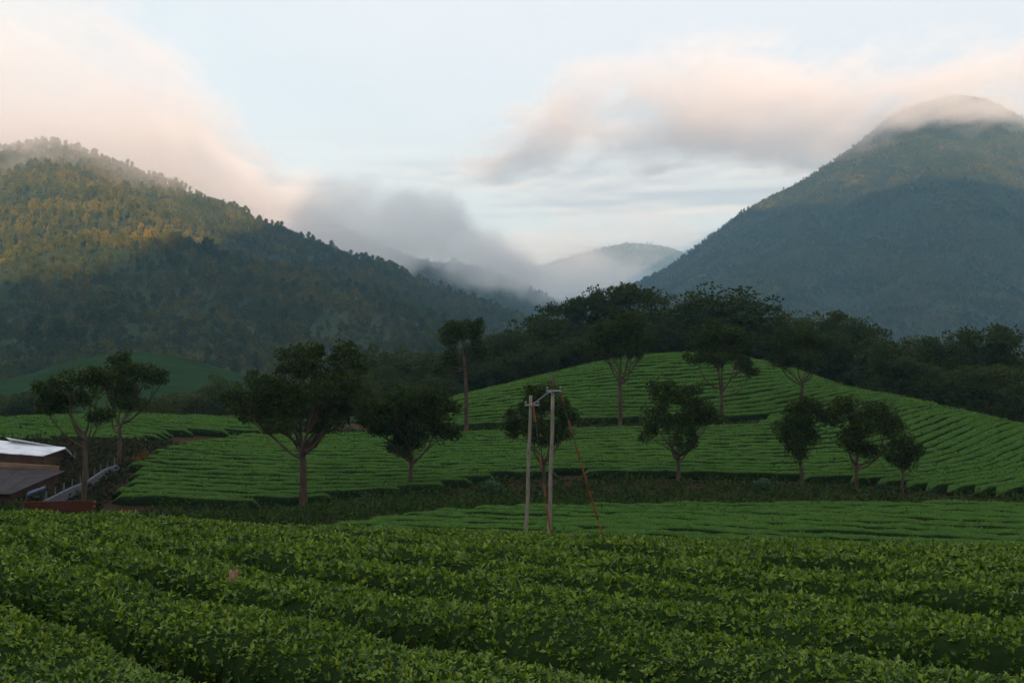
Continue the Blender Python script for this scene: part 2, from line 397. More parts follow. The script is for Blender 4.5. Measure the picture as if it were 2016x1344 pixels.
left_m, LP, LF = mountain('mountain', [(-1600, 700, 1500), (-900, 520, 1550), (-400, 380, 1550), (-100, 315, 1520), (60, 288, 1500), (140, 292, 1500), (240, 330, 1490), (370, 378, 1480), (520, 442, 1460),
    (650, 492, 1440), (800, 548, 1410), (950, 604, 1380), (1040, 638, 1360), (1180, 690, 1340), (1300, 720, 1330)], (800, 470), (-1600, 1300, 220), M['mtn'], 3.0, 20, 1.1, gully=1.3)
right_m, RP, RF = mountain('mountain', [(900, 722, 2500), (1050, 668, 2550), (1130, 622, 2580), (1250, 562, 2620), (1330, 520, 2650), (1400, 465, 2680), (1450, 425, 2690), (1500, 396, 2700), (1580, 356, 2720),
    (1650, 314, 2750), (1700, 276, 2760), (1745, 236, 2780), (1800, 206, 2800), (1890, 184, 2800), (1950, 199, 2790), (2016, 232, 2780), (2300, 385, 2750), (2700, 540, 2700), (3100, 700, 2650)], (715, 1350), (900, 3100, 220), M['mtn'], 11.0, 38, 1.2, gully=2.2)
back_m, BP, BF = mountain('ridge', [(100, 300, 2300), (400, 360, 2250), (520, 408, 2200), (570, 402, 2200), (620, 412, 2200), (680, 452, 2200), (780, 500, 2250), (860, 518, 2300), (930, 524, 2350), (1000, 556, 2400), (1060, 580, 2400), (1145, 622, 2400), (1250, 680, 2400), (1350, 715, 2400)], (715, 1750), (100, 1350, 140), M['mtn'], 21.0, 26, 1.1, nv=45, gully=1.2)
mid_m, MP, MF = mountain('ridge', [(700, 500, 3600), (860, 528, 3600), (960, 534, 3600), (1010, 548, 3600), (1090, 590, 3600), (1150, 612, 3600), (1250, 650, 3600), (1400, 700, 3600)], (715, 2800), (700, 1400, 80), M['mtn'], 31.0, 30, 1.1, nv=30, gully=1.0)
far_m, FP, FF = mountain('hill', [(700, 600, 6500), (850, 575, 6500), (1000, 545, 6500), (1060, 525, 6400), (1110, 508, 6400), (1160, 498, 6300), (1200, 484, 6300), (1245, 478, 6300), (1300, 483, 6300), (1340, 494, 6300), (1420, 530, 6300), (1600, 600, 6300), (1900, 680, 6300)], (690, 4800), (700, 1900, 140), M['mtn'], 41.0, 70, 1.1, nv=40, gully=1.5)
knoll, KP, KF = mountain('hill', [(-300, 760, 430), (-100, 752, 430), (30, 745, 430), (120, 716, 430), (200, 698, 430), (270, 692, 430), (340, 700, 430), (430, 722, 430), (520, 750, 430), (700, 775, 430)], (830, 300), (-300, 700, 120), M['far_tea'], 51.0, 1.2, 1.1, nv=40, back=0.9)
# the high range behind the camera that keeps the valley in shade
def behind():
    prof = np.array([(-4500, 60), (-2500, 150), (-900, 250), (-400, 290), (-185, 308), (-123, 318), (-86, 362), (-44, 435), (-15, 472), (5, 515), (40, 560), (90, 590), (180, 620), (400, 700), (930, 735), (972, 705), (988, 660), (1050, 688), (1107, 712), (1180, 680), (1253, 650), (1500, 640), (1900, 640), (3000, 320), (4200, 60)], float)
    u = np.linspace(-4400, 4200, 300); H = np.maximum(np.interp(u, prof[:, 0], prof[:, 1])-600*math.tan(R(SUN_EL)), 12)
    H = H+10*fbm(u/90.0, u*0)
    wv = np.linspace(-1, 1, 41)
    U, Wv = np.meshgrid(u, wv); H2 = np.broadcast_to(H, U.shape)
    W_ = -1200+1000*Wv
    Z = -8+(H2+8)*np.clip(1-np.abs(Wv), 0, 1)**1.1+np.clip(np.abs(Wv)*4, 0, 1)*np.clip((1-np.abs(Wv))*3, 0, 1)*25*fbm(U/160, W_/160)
    X = cb*U-sb*W_; Y = sb*U+cb*W_
    ny, nx = Z.shape
    i = np.arange(ny-1)[:, None]*nx+np.arange(nx-1)[None, :]
    Fq = np.stack([i, i+1, i+1+nx, i+nx], -1).reshape(-1, 4)
    tag(link('mountain', npmesh('mountain', np.stack([X, Y, Z], -1).reshape(-1, 3), Fq, M['mtn'], smooth=True)), kind='structure')
behind()

# ------------------------------------------------------------------ tree building
def leaf_cloud(centers, radii, per, size, flat=0.8, mid_up=0.35, hollow=0.5):
    """leaves through a set of small ellipsoidal clumps"""
    n = len(centers); k = n*per
    idx = np.repeat(np.arange(n), per)
    dirs = unit(rng.normal(size=(k, 3))); rr = (hollow+(1-hollow)*rng.random(k)**0.5)
    off = dirs*(rr*radii[idx])[:, None]; off[:, 2] *= flat
    P = centers[idx]+off
    D = unit(dirs*0.7+rng.normal(size=(k, 3))*0.6+np.array([0, 0, mid_up]))
    V, T, li = leaf_verts(P, D, size*rng.uniform(0.7, 1.35, k), width=0.62, fold=0.12)
    tint = np.clip(rng.normal(0.45, 0.2, k)+0.25*np.repeat(rng.random(n)-0.5, per)*1.2, 0, 1)
    return V, T, tint[li]

def branch(mb, a, b, r0, r1, sag=0.12, k=5, n=6):
    a = np.array(a, float); b = np.array(b, float); L = np.linalg.norm(b-a)
    ts = np.linspace(0, 1, k)
    j = rng.normal(size=3)*L*0.11
    p = [a+(b-a)*t+j*math.sin(math.pi*t)+np.array([0, 0, -sag*L*math.sin(math.pi*t)*(1-t)]) for t in ts]
    mb.tube(p, [r0+(r1-r0)*t for t in ts], n, cap=False)
    return p

def shade_tree(px, base, d, blobs, trunk_top, label, trunk_w=13, lean=0, leaf=0.19, per=40, clumps=1.0, forks=None, mat='shade_leaf', group='shade trees among the tea'):
    """blobs: (column, row, half width, half height) in photo pixels at the tree's distance"""
    s = d/F; x0 = (px-1008)*s
    zb = float(ground_z(np.array(x0), np.array(d)))
    root = empty('shade_tree', (x0, d, zb)); tag(root, label, 'tree', group)
    def loc(c, r_): return np.array([(c-1008)*s-x0, 0.0, (672-r_)*s-zb])
    mb = MB(); tw = trunk_w*s/2*0.82
    tt = loc(px+lean, trunk_top)
    k = 13; tp = [np.array([tt[0]*t+0.12*math.sin(3.1*t+px)*t, 0.15*math.sin(2.3*t+px*0.7)*t, -0.4+(tt[2]+0.4)*t]) for t in np.linspace(0, 1, k)]
    rad = [tw*(1.5 if i == 0 else 1.15 if i == 1 else 1.0-0.28*i/(k-1))*rng.uniform(0.9, 1.1) for i in range(k)]
    mb.tube(tp, rad, 9); trunk = mb.build('trunk', M['bark'], root, True)
    lb = MB(); cen = []; rads = []
    fork = tp[-1]
    sat = []; ends = []; own = []
    blobs = [(cx, cy, rx*0.94, ry*0.94) for (cx, cy, rx, ry) in blobs]
    for b_i, (cx, cy, rx, ry) in enumerate(blobs):
        for _ in range(2):
            th = rng.uniform(-0.4, 3.5); own.append(b_i); sat.append((cx+rx*0.9*math.cos(th), cy-ry*0.9*math.sin(th), rx*rng.uniform(0.25, 0.42), ry*rng.uniform(0.25, 0.45)))
    for bi, (cx, cy, rx, ry) in enumerate(list(blobs)+sat):
        c = loc(cx, cy); rx *= s; ry *= s; dep = rx*0.85
        c[1] = (rng.uniform(-0.7, 0.7)*rx if bi else 0.0) if bi < len(blobs) else ends[own[bi-len(blobs)]][1]+rng.uniform(-0.5, 0.5)*rx
        start = tp[-1-int(rng.integers(0, 3))] if c[2] > fork[2]+0.2 else tp[-3]
        a = np.array(c)-np.array([0, 0, ry*0.55])
        p = branch(lb, start if bi < len(blobs) else ends[own[bi-len(blobs)]], a, tw*rng.uniform(0.36, 0.55) if bi < len(blobs) else tw*0.16, tw*0.12, 0.12, 6, 7)
        if bi < len(blobs): ends.append(p[-1])
        nc = max(5, int(clumps*rx*ry*19))
        for q in range(nc):
            o = unit(rng.normal(size=(1, 3)))[0]*rng.uniform(0.25, 1.0)**0.6
            cc = c+o*np.array([rx, dep, ry])*0.86
            cen.append(cc); rads.append(rng.uniform(0.16, 0.58))
            if rng.random() < 0.38:
                branch(lb, p[rng.integers(3, 6)], cc, tw*0.14, tw*0.04, 0.05, 4, 4)
    lb.build('limbs', M['bark'], root, True)
    V, T, ti = leaf_cloud(np.array(cen), np.array(rads), per, leaf)
    link('crown', npmesh('crown', V, T, M[mat], ti), root)
    return root

# ------------------------------------------------------------------ shade trees (measured one by one)
shade_tree(163, 1008, 82, [(110, 770, 40, 30), (150, 745, 42, 24), (190, 755, 30, 28), (90, 795, 26, 20), (205, 820, 22, 12), (130, 800, 30, 16), (180, 785, 26, 18)], 852, 'thin sparse tree with a tall bare trunk beside the low brick wall', 14, 3, clumps=0.9)
shade_tree(233, 898, 100, [(245, 722, 34, 24), (290, 738, 32, 26), (318, 742, 22, 20), (225, 760, 40, 22), (255, 795, 22, 24), (235, 785, 30, 22), (205, 740, 22, 20)], 838, 'forked tree leaning over the hollow behind the sheds at left', 12, 2, clumps=1.05)
shade_tree(597, 1002, 87, [(600, 715, 52, 40), (680, 718, 48, 38), (640, 770, 70, 40), (530, 760, 52, 34), (480, 790, 40, 34), (570, 800, 62, 32), (690, 775, 44, 36), (650, 815, 42, 24), (500, 820, 36, 18), (600, 690, 26, 18), (560, 832, 50, 20), (645, 838, 40, 18), (715, 800, 26, 20)], 880, 'broad spreading tree with several thick limbs, widest of the shade trees', 21, -2, clumps=1.1)
shade_tree(808, 972, 95, [(800, 785, 60, 36), (850, 800, 50, 44), (755, 810, 46, 40), (810, 835, 66, 36), (740, 835, 34, 20), (800, 868, 42, 26), (870, 850, 30, 24), (790, 885, 28, 16)], 905, 'dense round-headed dark tree left of the poles', 13, 2, clumps=1.5)
shade_tree(918, 838, 127, [(915, 650, 38, 22), (885, 665, 26, 24), (938, 655, 18, 24), (880, 710, 22, 16), (945, 690, 22, 22), (868, 735, 18, 12), (900, 725, 16, 12)], 700, 'tall slim tree with a small high crown at the end of the earth track', 11, -3, clumps=1.3)
shade_tree(1070, 965, 95, [(1075, 790, 42, 30), (1110, 825, 26, 32), (1030, 820, 36, 30), (1065, 850, 44, 28), (1005, 850, 20, 16), (1095, 860, 26, 20), (1050, 785, 22, 22)], 905, 'dark bushy tree standing right behind the two poles', 10, 3, clumps=1.4)
shade_tree(1220, 822, 127.5, [(1220, 650, 52, 28), (1270, 668, 34, 26), (1185, 665, 36, 28), (1240, 690, 42, 18), (1165, 690, 26, 14), (1200, 690, 30, 16), (1250, 635, 30, 18)], 745, 'vase-shaped tree on the tea hill, directly above the earth track', 12, 2, clumps=1.2)
shade_tree(1333, 948, 98, [(1305, 775, 32, 34), (1355, 790, 34, 32), (1285, 820, 32, 26), (1380, 820, 36, 28), (1330, 835, 34, 24), (1350, 875, 24, 20), (1275, 855, 22, 16), (1400, 815, 18, 16)], 895, 'windswept tree with an open two-lobed crown right of the poles', 11, 4, clumps=1.05)
shade_tree(1423, 828, 127, [(1420, 655, 52, 26), (1460, 672, 34, 26), (1380, 670, 34, 26), (1410, 700, 42, 20), (1465, 715, 24, 20), (1375, 705, 24, 14), (1475, 735, 14, 12)], 765, 'tree on the tea hill with drooping right-hand branches', 11, -3, clumps=1.15)
shade_tree(1575, 802, 132, [(1570, 662, 46, 22), (1530, 680, 32, 24), (1605, 678, 34, 24), (1570, 700, 40, 20), (1540, 712, 28, 14), (1600, 715, 26, 14)], 745, 'tree on the right shoulder of the tea hill before the wood', 10, 4, clumps=1.2)
shade_tree(1577, 965, 95, [(1575, 815, 34, 24), (1545, 850, 26, 24), (1590, 850, 24, 34), (1570, 885, 24, 22), (1560, 870, 30, 20), (1590, 800, 20, 16)], 915, 'narrow upright tree, first of the three in a row at right', 11, -1, clumps=1.5)
shade_tree(1687, 965, 95, [(1690, 805, 54, 20), (1740, 820, 36, 26), (1640, 825, 34, 18), (1695, 840, 40, 26), (1665, 860, 34, 20), (1715, 895, 20, 18), (1760, 845, 22, 18), (1690, 880, 22, 20), (1650, 800, 24, 14)], 915, 'wide flat-topped tree, middle of the three in a row at right', 11, 1, clumps=1.2)
shade_tree(1776, 968, 94, [(1780, 880, 26, 20), (1765, 895, 20, 18), (1798, 892, 18, 18), (1785, 910, 20, 14)], 930, 'smallest round tree, last of the three in a row at right', 9, 2, clumps=2.2)
shade_tree(1738, 780, 150, [(1740, 705, 26, 18), (1725, 722, 18, 14), (1755, 720, 18, 14), (1738, 690, 16, 12)], 745, 'small pale-trunked tree at the dark edge of the wood', 6, 0, clumps=1.2)

# ------------------------------------------------------------------ the wood on the ridge: prototypes and copies
def wood_proto(h, rx, shape, leaf=0.30, per=60, n=120, mat='wood_leaf'):
    cen = []; rads = []
    for q in range(n):
        o = unit(rng.normal(size=(1, 3)))[0]*rng.uniform(0.35, 1.0)
        if shape == 'dome': c = np.array([o[0]*rx, o[1]*rx, h*0.62+o[2]*h*0.36]) if o[2] > -0.6 else np.array([o[0]*rx, o[1]*rx, h*0.5])
        elif shape == 'tall': c = np.array([o[0]*rx*(0.75+0.35*o[2]), o[1]*rx*(0.75+0.35*o[2]), h*0.60+o[2]*h*0.38])
        elif shape == 'layer': c = np.array([o[0]*rx, o[1]*rx, h*(0.45+0.18*rng.integers(0, 4))-abs(o[0])*h*0.08])
        else: c = np.array([o[0]*rx, o[1]*rx, h*0.45+o[2]*h*0.42])
        cen.append(c+rng.normal(size=3)*0.25); rads.append(rng.uniform(0.45, 0.95)*rx/3.6)
    cen = np.array(cen)
    V, T, ti = leaf_cloud(cen, np.array(rads), per, leaf)
    mb = MB(); mb.tube([(0, 0, -1.5), (0.1, 0, h*0.3), (0.0, 0.1, h*0.75)], [0.24, 0.18, 0.06], 7)
    for q in range(0, n, 8): branch(mb, (0.05, 0, h*rng.uniform(0.3, 0.6)), cen[q], 0.09, 0.02, 0.05, 4, 5)
    return npmesh('crown', V, T, M[mat], ti), mb.mesh('trunk', M['bark'], True), h
PROT = [wood_proto(10, 3.6, 'dome'), wood_proto(12, 3.0, 'tall', n=110), wood_proto(11, 4.0, 'layer', n=100), wood_proto(9, 3.2, 'bush', n=110), wood_proto(13, 3.4, 'tall', n=120), wood_proto(10, 4.4, 'dome', n=150)]
def wood_tree(px, top, d, pi, label, wide=1.0, group='trees of the wood'):
    cm, tm, h = PROT[pi]; s = d/F; x = (px-1008)*s
    zg = float(ground_z(np.array(x), np.array(d))); zt = (672-top)*s
    H = max(5.0, zt-zg); k = H/h; kw = wide*min(1.35, max(0.75, k))
    r_ = empty('wood_tree', (x, d, zg)); r_.scale = (kw, kw, k); r_.rotation_euler = (0, 0, rng.uniform(0, 6.28))
    tag(r_, label, 'tree', group)
    if len(label) == 1: WOOD.append((label, d, px, r_))
    link('crown', cm, r_); link('trunk', tm, r_)
L_R, L_L, L_E = 'R', 'L', 'E'
WOOD = []
wood_tree(1408, 566, 186, 5, 'huge domed tree rising highest above the wood on the ridge', 1.75, 'trees of the wood')
wood_tree(1360, 590, 190, 0, L_R, 1.2); wood_tree(1455, 590, 190, 0, L_R, 1.2)
wood_tree(1225, 572, 188, 2, 'open-crowned layered tree on the ridge left of the domed tree', 1.15)
wood_tree(1190, 588, 192, 2, L_R); wood_tree(1270, 585, 192, 2, L_R)
for px, top, pi in ((985, 650, 0), (1015, 642, 3), (1050, 622, 0), (1085, 616, 5), (1115, 606, 2), (1150, 598, 2), (1300, 600, 3), (1330, 602, 3), (1500, 618, 3), (1530, 622, 0), (1562, 612, 5), (1600, 614, 3), (1640, 612, 1), (1668, 614, 0), (1695, 624, 3), (1725, 640, 1)): wood_tree(px, top, rng.uniform(183, 196), pi, L_R)
for px in range(880, 1740, 26):                      # lower, nearer trees that close the wood down to the hill
    t = np.interp(px, [880, 960, 1050, 1150, 1300, 1400, 1500, 1650, 1740], [700, 675, 655, 632, 632, 625, 645, 645, 675])
    wood_tree(px+rng.uniform(-8, 8), t+rng.uniform(-10, 12), rng.uniform(172, 182) if px < 1000 else rng.uniform(178, 186), int(rng.integers(0, 6)), L_R)
for px in range(930, 1180, 26): wood_tree(px+rng.uniform(-8, 8), np.interp(px, [930, 1180], [720, 665])+rng.uniform(-8, 8), rng.uniform(166, 172), int(rng.integers(0, 6)), L_R)
wood_tree(1050, 668, 165, 1, 'yellow-green tree at the front of the wood, left of the hill top', 1.0)
for px, top in ((1740, 652), (1775, 664), (1800, 662), (1832, 668), (1862, 668), (1890, 680), (1920, 684), (1948, 655), (1975, 690), (2010, 692), (2050, 690), (2100, 700), (2160, 705)): wood_tree(px, top+rng.uniform(-4, 4), rng.uniform(160, 175), int(rng.integers(0, 6)), L_E, 1.1, 'trees at the right edge')
for px in range(1750, 2200, 24): wood_tree(px+rng.uniform(-8, 8), np.interp(px, [1750, 1900, 2016, 2200], [705, 725, 745, 760])+rng.uniform(-12, 12), np.interp(px, [1750, 2016, 2200], [152, 142, 132])+rng.uniform(-4, 4), int(rng.integers(0, 6)), L_E, 1.05, 'trees at the right edge')
for px, top in ((735, 678), (762, 690), (790, 686), (822, 678), (850, 700), (875, 690), (430, 738), (460, 732), (500, 735), (400, 760), (370, 775), (340, 782), (300, 790), (20, 775), (50, 770), (-20, 772), (80, 785), (-60, 770)): wood_tree(px, top+rng.uniform(-3, 3), rng.uniform(178, 200), int(rng.integers(0, 6)), L_L, 1.05, 'trees of the left wood belt')
for px in list(range(-80, 120, 30))+list(range(270, 900, 28)): wood_tree(px+rng.uniform(-8, 8), np.interp(px, [0, 280, 420, 520, 700, 900], [785, 800, 770, 760, 735, 735])+rng.uniform(-8, 8), rng.uniform(160, 172), int(rng.integers(0, 6)), L_L, 1.0, 'trees of the left wood belt')

NUM = ['', 'first', 'second', 'third', 'fourth', 'fifth', 'sixth', 'seventh', 'eighth', 'ninth', 'tenth', 'eleventh', 'twelfth', 'thirteenth', 'fourteenth', 'fifteenth', 'sixteenth', 'seventeenth', 'eighteenth', 'nineteenth', 'twentieth']
TENS = {20: 'twenty', 30: 'thirty', 40: 'forty', 50: 'fifty', 60: 'sixty', 70: 'seventy', 80: 'eighty', 90: 'ninety'}
def ordinal(n):
    if n <= 20: return NUM[n]
    t, u = n//10*10, n % 10
    return TENS[t]+'-'+NUM[u] if u else TENS[t][:-1]+'ieth'
for key, cut, text in (('R', 182.5, ('dark tree in the front of the wood behind the hill, {} from the left', 'dark tree on the skyline of the wood behind the hill, {} from the left')),
                       ('E', 158, ('almost black tree lining the right-hand tea rows, {} from the left', 'almost black tree on the skyline at the right edge, {} from the left')),
                       ('L', 174, ('dark low tree just beyond the left tea field, {} from the left', 'taller tree in the back of the left wood belt, {} from the left'))):
    for tier in (0, 1):
        for i, wt in enumerate(sorted([q for q in WOOD if q[0] == key and (q[1] > cut) == bool(tier)], key=lambda q: q[2])):
            wt[3]['label'] = text[tier].format(ordinal(i+1))

# ------------------------------------------------------------------ forests on the mountains (instanced crowns)
def crown_proto(name, h, rx, n, per, leaf, shape):
    cen = []
    for q in range(n):
        o = unit(rng.normal(size=(1, 3)))[0]*rng.uniform(0.4, 1.0)
        if shape == 'round': c = (o[0]*rx, o[1]*rx, h*0.62+o[2]*h*0.34)
        elif shape == 'tall': c = (o[0]*rx*0.8, o[1]*rx*0.8, h*0.66+o[2]*h*0.32)
        else: c = (o[0]*rx, o[1]*rx, h*0.42+o[2]*h*0.40)
        cen.append(c)
    V, T, ti = leaf_cloud(np.array(cen), np.full(n, rx*0.34), per, leaf)
    mb = MB(); mb.tube([(0, 0, -2), (0, 0, h*0.7)], [0.22, 0.12], 5)
    tv = np.concatenate(mb.v); tq = np.array([q for q in mb.f if len(q) == 4])
    me = npmesh(name, np.concatenate([V, tv]), [T, tq+len(V)], [M['mtn_leaf'], M['trunk_pale']], np.concatenate([ti, np.zeros(len(tv))]), mat_idx=np.r_[np.zeros(len(T)), np.ones(len(tq))])
    return bpy.data.objects.new(name, me)
pc = bpy.data.collections.new('forest_trees')
for a in (('tree_a', 11, 3.6, 16, 16, 1.5, 'round'), ('tree_b', 12.5, 2.9, 16, 16, 1.3, 'tall'), ('tree_c', 8, 3.6, 14, 16, 1.4, 'bush')): pc.objects.link(crown_proto(*a))

def forest(name, label, P, count, keep, scl):
    ny, nx = P.shape[:2]
    a, b, c = P[:-1, :-1], P[:-1, 1:], P[1:, :-1]
    area = np.linalg.norm(np.cross(b-a, c-a), axis=-1); area = area*keep(a)
    pr = (area/area.sum()).ravel()
    idx = rng.choice(len(pr), count, p=pr); i, j = np.divmod(idx, nx-1)
    u, v = rng.random((2, count, 1))
    Q = P[i, j]*(1-u)*(1-v)+P[i, j+1]*u*(1-v)+P[i+1, j]*(1-u)*v+P[i+1, j+1]*u*v
    me = bpy.data.meshes.new(name); me.vertices.add(count); me.vertices.foreach_set('co', Q.astype(np.float32).ravel())
    at = me.attributes.new('scl', 'FLOAT', 'POINT'); at.data.foreach_set('value', (scl*(0.55+0.75*rng.random(count)**2.2)*1.15*(1+0.5*fbm(Q[:, 0]/45, Q[:, 1]/45))).astype(np.float32))
    at = me.attributes.new('rotz', 'FLOAT', 'POINT'); at.data.foreach_set('value', rng.uniform(0, 6.28, count).astype(np.float32))
    kind = np.clip((fbm(Q[:, 0]/90+3, Q[:, 1]/90)*2.4+1.2+rng.normal(size=count)*0.6).round(), 0, 2).astype(np.int32)
    at = me.attributes.new('kindi', 'INT', 'POINT'); at.data.foreach_set('value', kind)
    o = link(name, me); tag(o, label, 'forest', kind='stuff')
    ng = bpy.data.node_groups.new(name, 'GeometryNodeTree')
    ng.interface.new_socket('Geometry', in_out='INPUT', socket_type='NodeSocketGeometry'); ng.interface.new_socket('Geometry', in_out='OUTPUT', socket_type='NodeSocketGeometry')
    N = ng.nodes; L = ng.links
    gi = N.new('NodeGroupInput'); go = N.new('NodeGroupOutput')
    ip = N.new('GeometryNodeInstanceOnPoints'); ci = N.new('GeometryNodeCollectionInfo'); ci.inputs[0].default_value = pc
    ci.inputs['Separate Children'].default_value = True; ci.inputs['Reset Children'].default_value = True
    def attr(n_, t):
        k = N.new('GeometryNodeInputNamedAttribute'); k.data_type = t; k.inputs[0].default_value = n_; return k.outputs[0]
    L.new(gi.outputs[0], ip.inputs['Points']); L.new(ci.outputs[0], ip.inputs['Instance']); ip.inputs['Pick Instance'].default_value = True
    L.new(attr('kindi', 'INT'), ip.inputs['Instance Index'])
    cx = N.new('ShaderNodeCombineXYZ'); L.new(attr('rotz', 'FLOAT'), cx.inputs[2]); L.new(cx.outputs[0], ip.inputs['Rotation'])
    L.new(attr('scl', 'FLOAT'), ip.inputs['Scale']); L.new(ip.outputs[0], go.inputs[0])
    md = o.modifiers.new('trees', 'NODES'); md.node_group = ng
def inview(lo, hi):
    def f(p):
        c = 1008+p[..., 0]/p[..., 1]*F; return ((c > lo) & (c < hi)).astype(float)
    return f
def left_keep(p):
    k = inview(-350, 1200)(p); Z = p[..., 2]
    band = np.abs(Z-(82+8*fbm(p[..., 0]/80, p[..., 1]/80))) < 5          # cleared terraces
    clear = band & (p[..., 0] > -330) & (p[..., 0] < -150)
    return k*np.where(clear, 0.1, 1.0)
forest('mountain_forest', 'forest covering the nearer mountain on the left', LP, 32000, left_keep, 0.64)
forest('mountain_forest', 'hazy forest covering the tall mountain on the right', RP, 90000, inview(1050, 2250), 0.48)
forest('mountain_forest', 'misty forest on the ridges in the gap', BP, 14000, inview(450, 1200), 0.75)
forest('mountain_forest', 'pale forest on the ridge farther up the valley', MP, 8000, inview(800, 1250), 0.8)
forest('mountain_forest', 'forest on the far rounded hill at the valley head', FP, 14000, inview(1000, 1400), 1.0)

# ------------------------------------------------------------------ tea hedges
def hedge(name, curve, width, height, leaf_fn, core_mat, leaf_mt, label, group, wid_noise=0.12, seed=0, step_leaf=1.0, top_fn=None, side=0.45, lump=0.07):
    """curve: (n,2) centre line; leaf_fn(dist)->(length, leaves per m2)"""
    c = np.asarray(curve, float); n = len(c)
    t = np.gradient(c, axis=0); t /= np.linalg.norm(t, axis=1, keepdims=True)+1e-9
    nrm = np.stack([t[:, 1], -t[:, 0]], 1)
    along = np.r_[0, np.cumsum(np.linalg.norm(np.diff(c, axis=0), axis=1))]
    # cross profile: across, up
    pa = np.array([-0.40, -0.47, -0.50, -0.46, -0.34, -0.12, 0.12, 0.34, 0.46, 0.50, 0.47, 0.40]); pu = np.array([-0.05, 0.30, 0.62, 0.86, 0.97, 1.0, 1.0, 0.97, 0.86, 0.62, 0.30, -0.05])
    wn = 1+wid_noise*fbm(along/1.7+seed*3.3, along*0+seed, o=3)*2
    hn = 1+0.16*fbm(along/2.3+seed*7.1, along*0+seed*2, o=3)
    m = len(pa)
    endf = np.clip(np.minimum(along, along[-1]-along)/0.7+0.02, 0, 1)**0.5; wn = wn*endf; hn = hn*(0.15+0.85*endf)
    A = pa[None]*width*wn[:, None]; U = pu[None]*(height-0.10)*hn[:, None]
    X = c[:, 0:1]+nrm[:, 0:1]*A; Y = c[:, 1:2]+nrm[:, 1:2]*A
    U = U+lump*fbm(X/0.75, Y/0.75, pu[None], 3)*(pu[None] > 0.5)
    G = ground_z(X, Y); Z = G+U
    P = np.stack([X, Y, Z], -1)
    i = np.arange(n-1)[:, None]*m+np.arange(m-1)[None]
    Fq = np.stack([i, i+m, i+m+1, i+1], -1).reshape(-1, 4)
    mi = np.tile(np.where((pu[:-1]+pu[1:])/2 > 0.8, 0, 1), n-1)  # lower sides get the dark twig colour: stems, plus painted shade of the gaps
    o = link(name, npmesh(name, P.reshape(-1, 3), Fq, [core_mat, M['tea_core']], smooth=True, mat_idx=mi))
    tag(o, label, 'tea hedge', group)
    # leaves over the surface
    a, b, d_, e = P[:-1, :-1], P[:-1, 1:], P[1:, :-1], P[1:, 1:]
    area = np.linalg.norm(np.cross(b-a, d_-a), axis=-1)
    cen = (a+e)/2; dist = np.linalg.norm(cen, axis=-1)
    L_, dens = leaf_fn(dist)
    topw = np.where((pu[:-1]+pu[1:])/2 > 0.7, 1.0, side)[None]
    cnt = rng.poisson(area*dens*topw)
    ii, jj = np.nonzero(cnt); rep = cnt[ii, jj]; ii = np.repeat(ii, rep); jj = np.repeat(jj, rep); k = len(ii)
    if k == 0: return o
    u, v = rng.random((2, k, 1))
    Q = P[ii, jj]*(1-u)*(1-v)+P[ii, jj+1]*u*(1-v)+P[ii+1, jj]*(1-u)*v+P[ii+1, jj+1]*u*v
    nn = unit(np.cross(P[ii+1, jj]-P[ii, jj], P[ii, jj+1]-P[ii, jj])); nn = np.where((nn[:, 2:3] < -0.2), -nn, nn)
    # make the normal point away from the hedge centre
    ctr = np.stack([c[ii, 0], c[ii, 1], Q[:, 2]-0.5*height], 1); fl = np.sum((Q-ctr)*nn, 1) < 0; nn[fl] *= -1
    Lk = np.broadcast_to(L_, area.shape)[ii, jj]
    return o, Q, nn, Lk

def grow(o, Q, nn, Lk, mat, kind, shoots=5, spread=0.75, tint_mu=0.48, lift_k=0.8):
    k = len(Q)
    # every sample is a shoot: several leaves round one stem tip
    n = k*shoots; idx = np.repeat(np.arange(k), shoots)
    stem = unit(nn*0.7+np.array([0, 0, 0.55])+rng.normal(size=(k, 3))*0.28)
    lift = np.abs(rng.normal(0, 0.5, k))[:, None]*Lk[:, None]*lift_k-0.3*Lk[:, None]
    tip = Q+stem*lift
    dirs = unit(stem[idx]*rng.uniform(0.15, 1.1, (n, 1))+unit(rng.normal(size=(n, 3)))*spread)
    base = tip[idx]-stem[idx]*(rng.random((n, 1))*Lk[idx][:, None]*0.7)
    size = Lk[idx]*rng.uniform(0.55, 1.2, n)
    V, T, li = leaf_verts(base, dirs, size, N=stem[idx]+rng.normal(size=(n, 3))*0.35, width=0.5, fold=0.10, kind=kind, bend=0.22)
    young = (rng.random(k) < 0.5)*rng.random(k)*np.clip(nn[:, 2]*1.6-0.3, 0, 1)
    big = 0.16*fbm(Q[:, 0]/1.1, Q[:, 1]/1.1, Q[:, 2], 2)+0.9*fbm(Q[:, 0]/11+4, Q[:, 1]/6, 0.0, 3)*(Q[:, 1] > 50)
    tint = np.clip(tint_mu+rng.normal(0, 0.19, n)+(young*0.45+big)[idx], 0, 1)
    link('leaves', npmesh('leaves', V, T, mat, tint[li]), o)
    o.children[0]['kind'] = 'stuff'

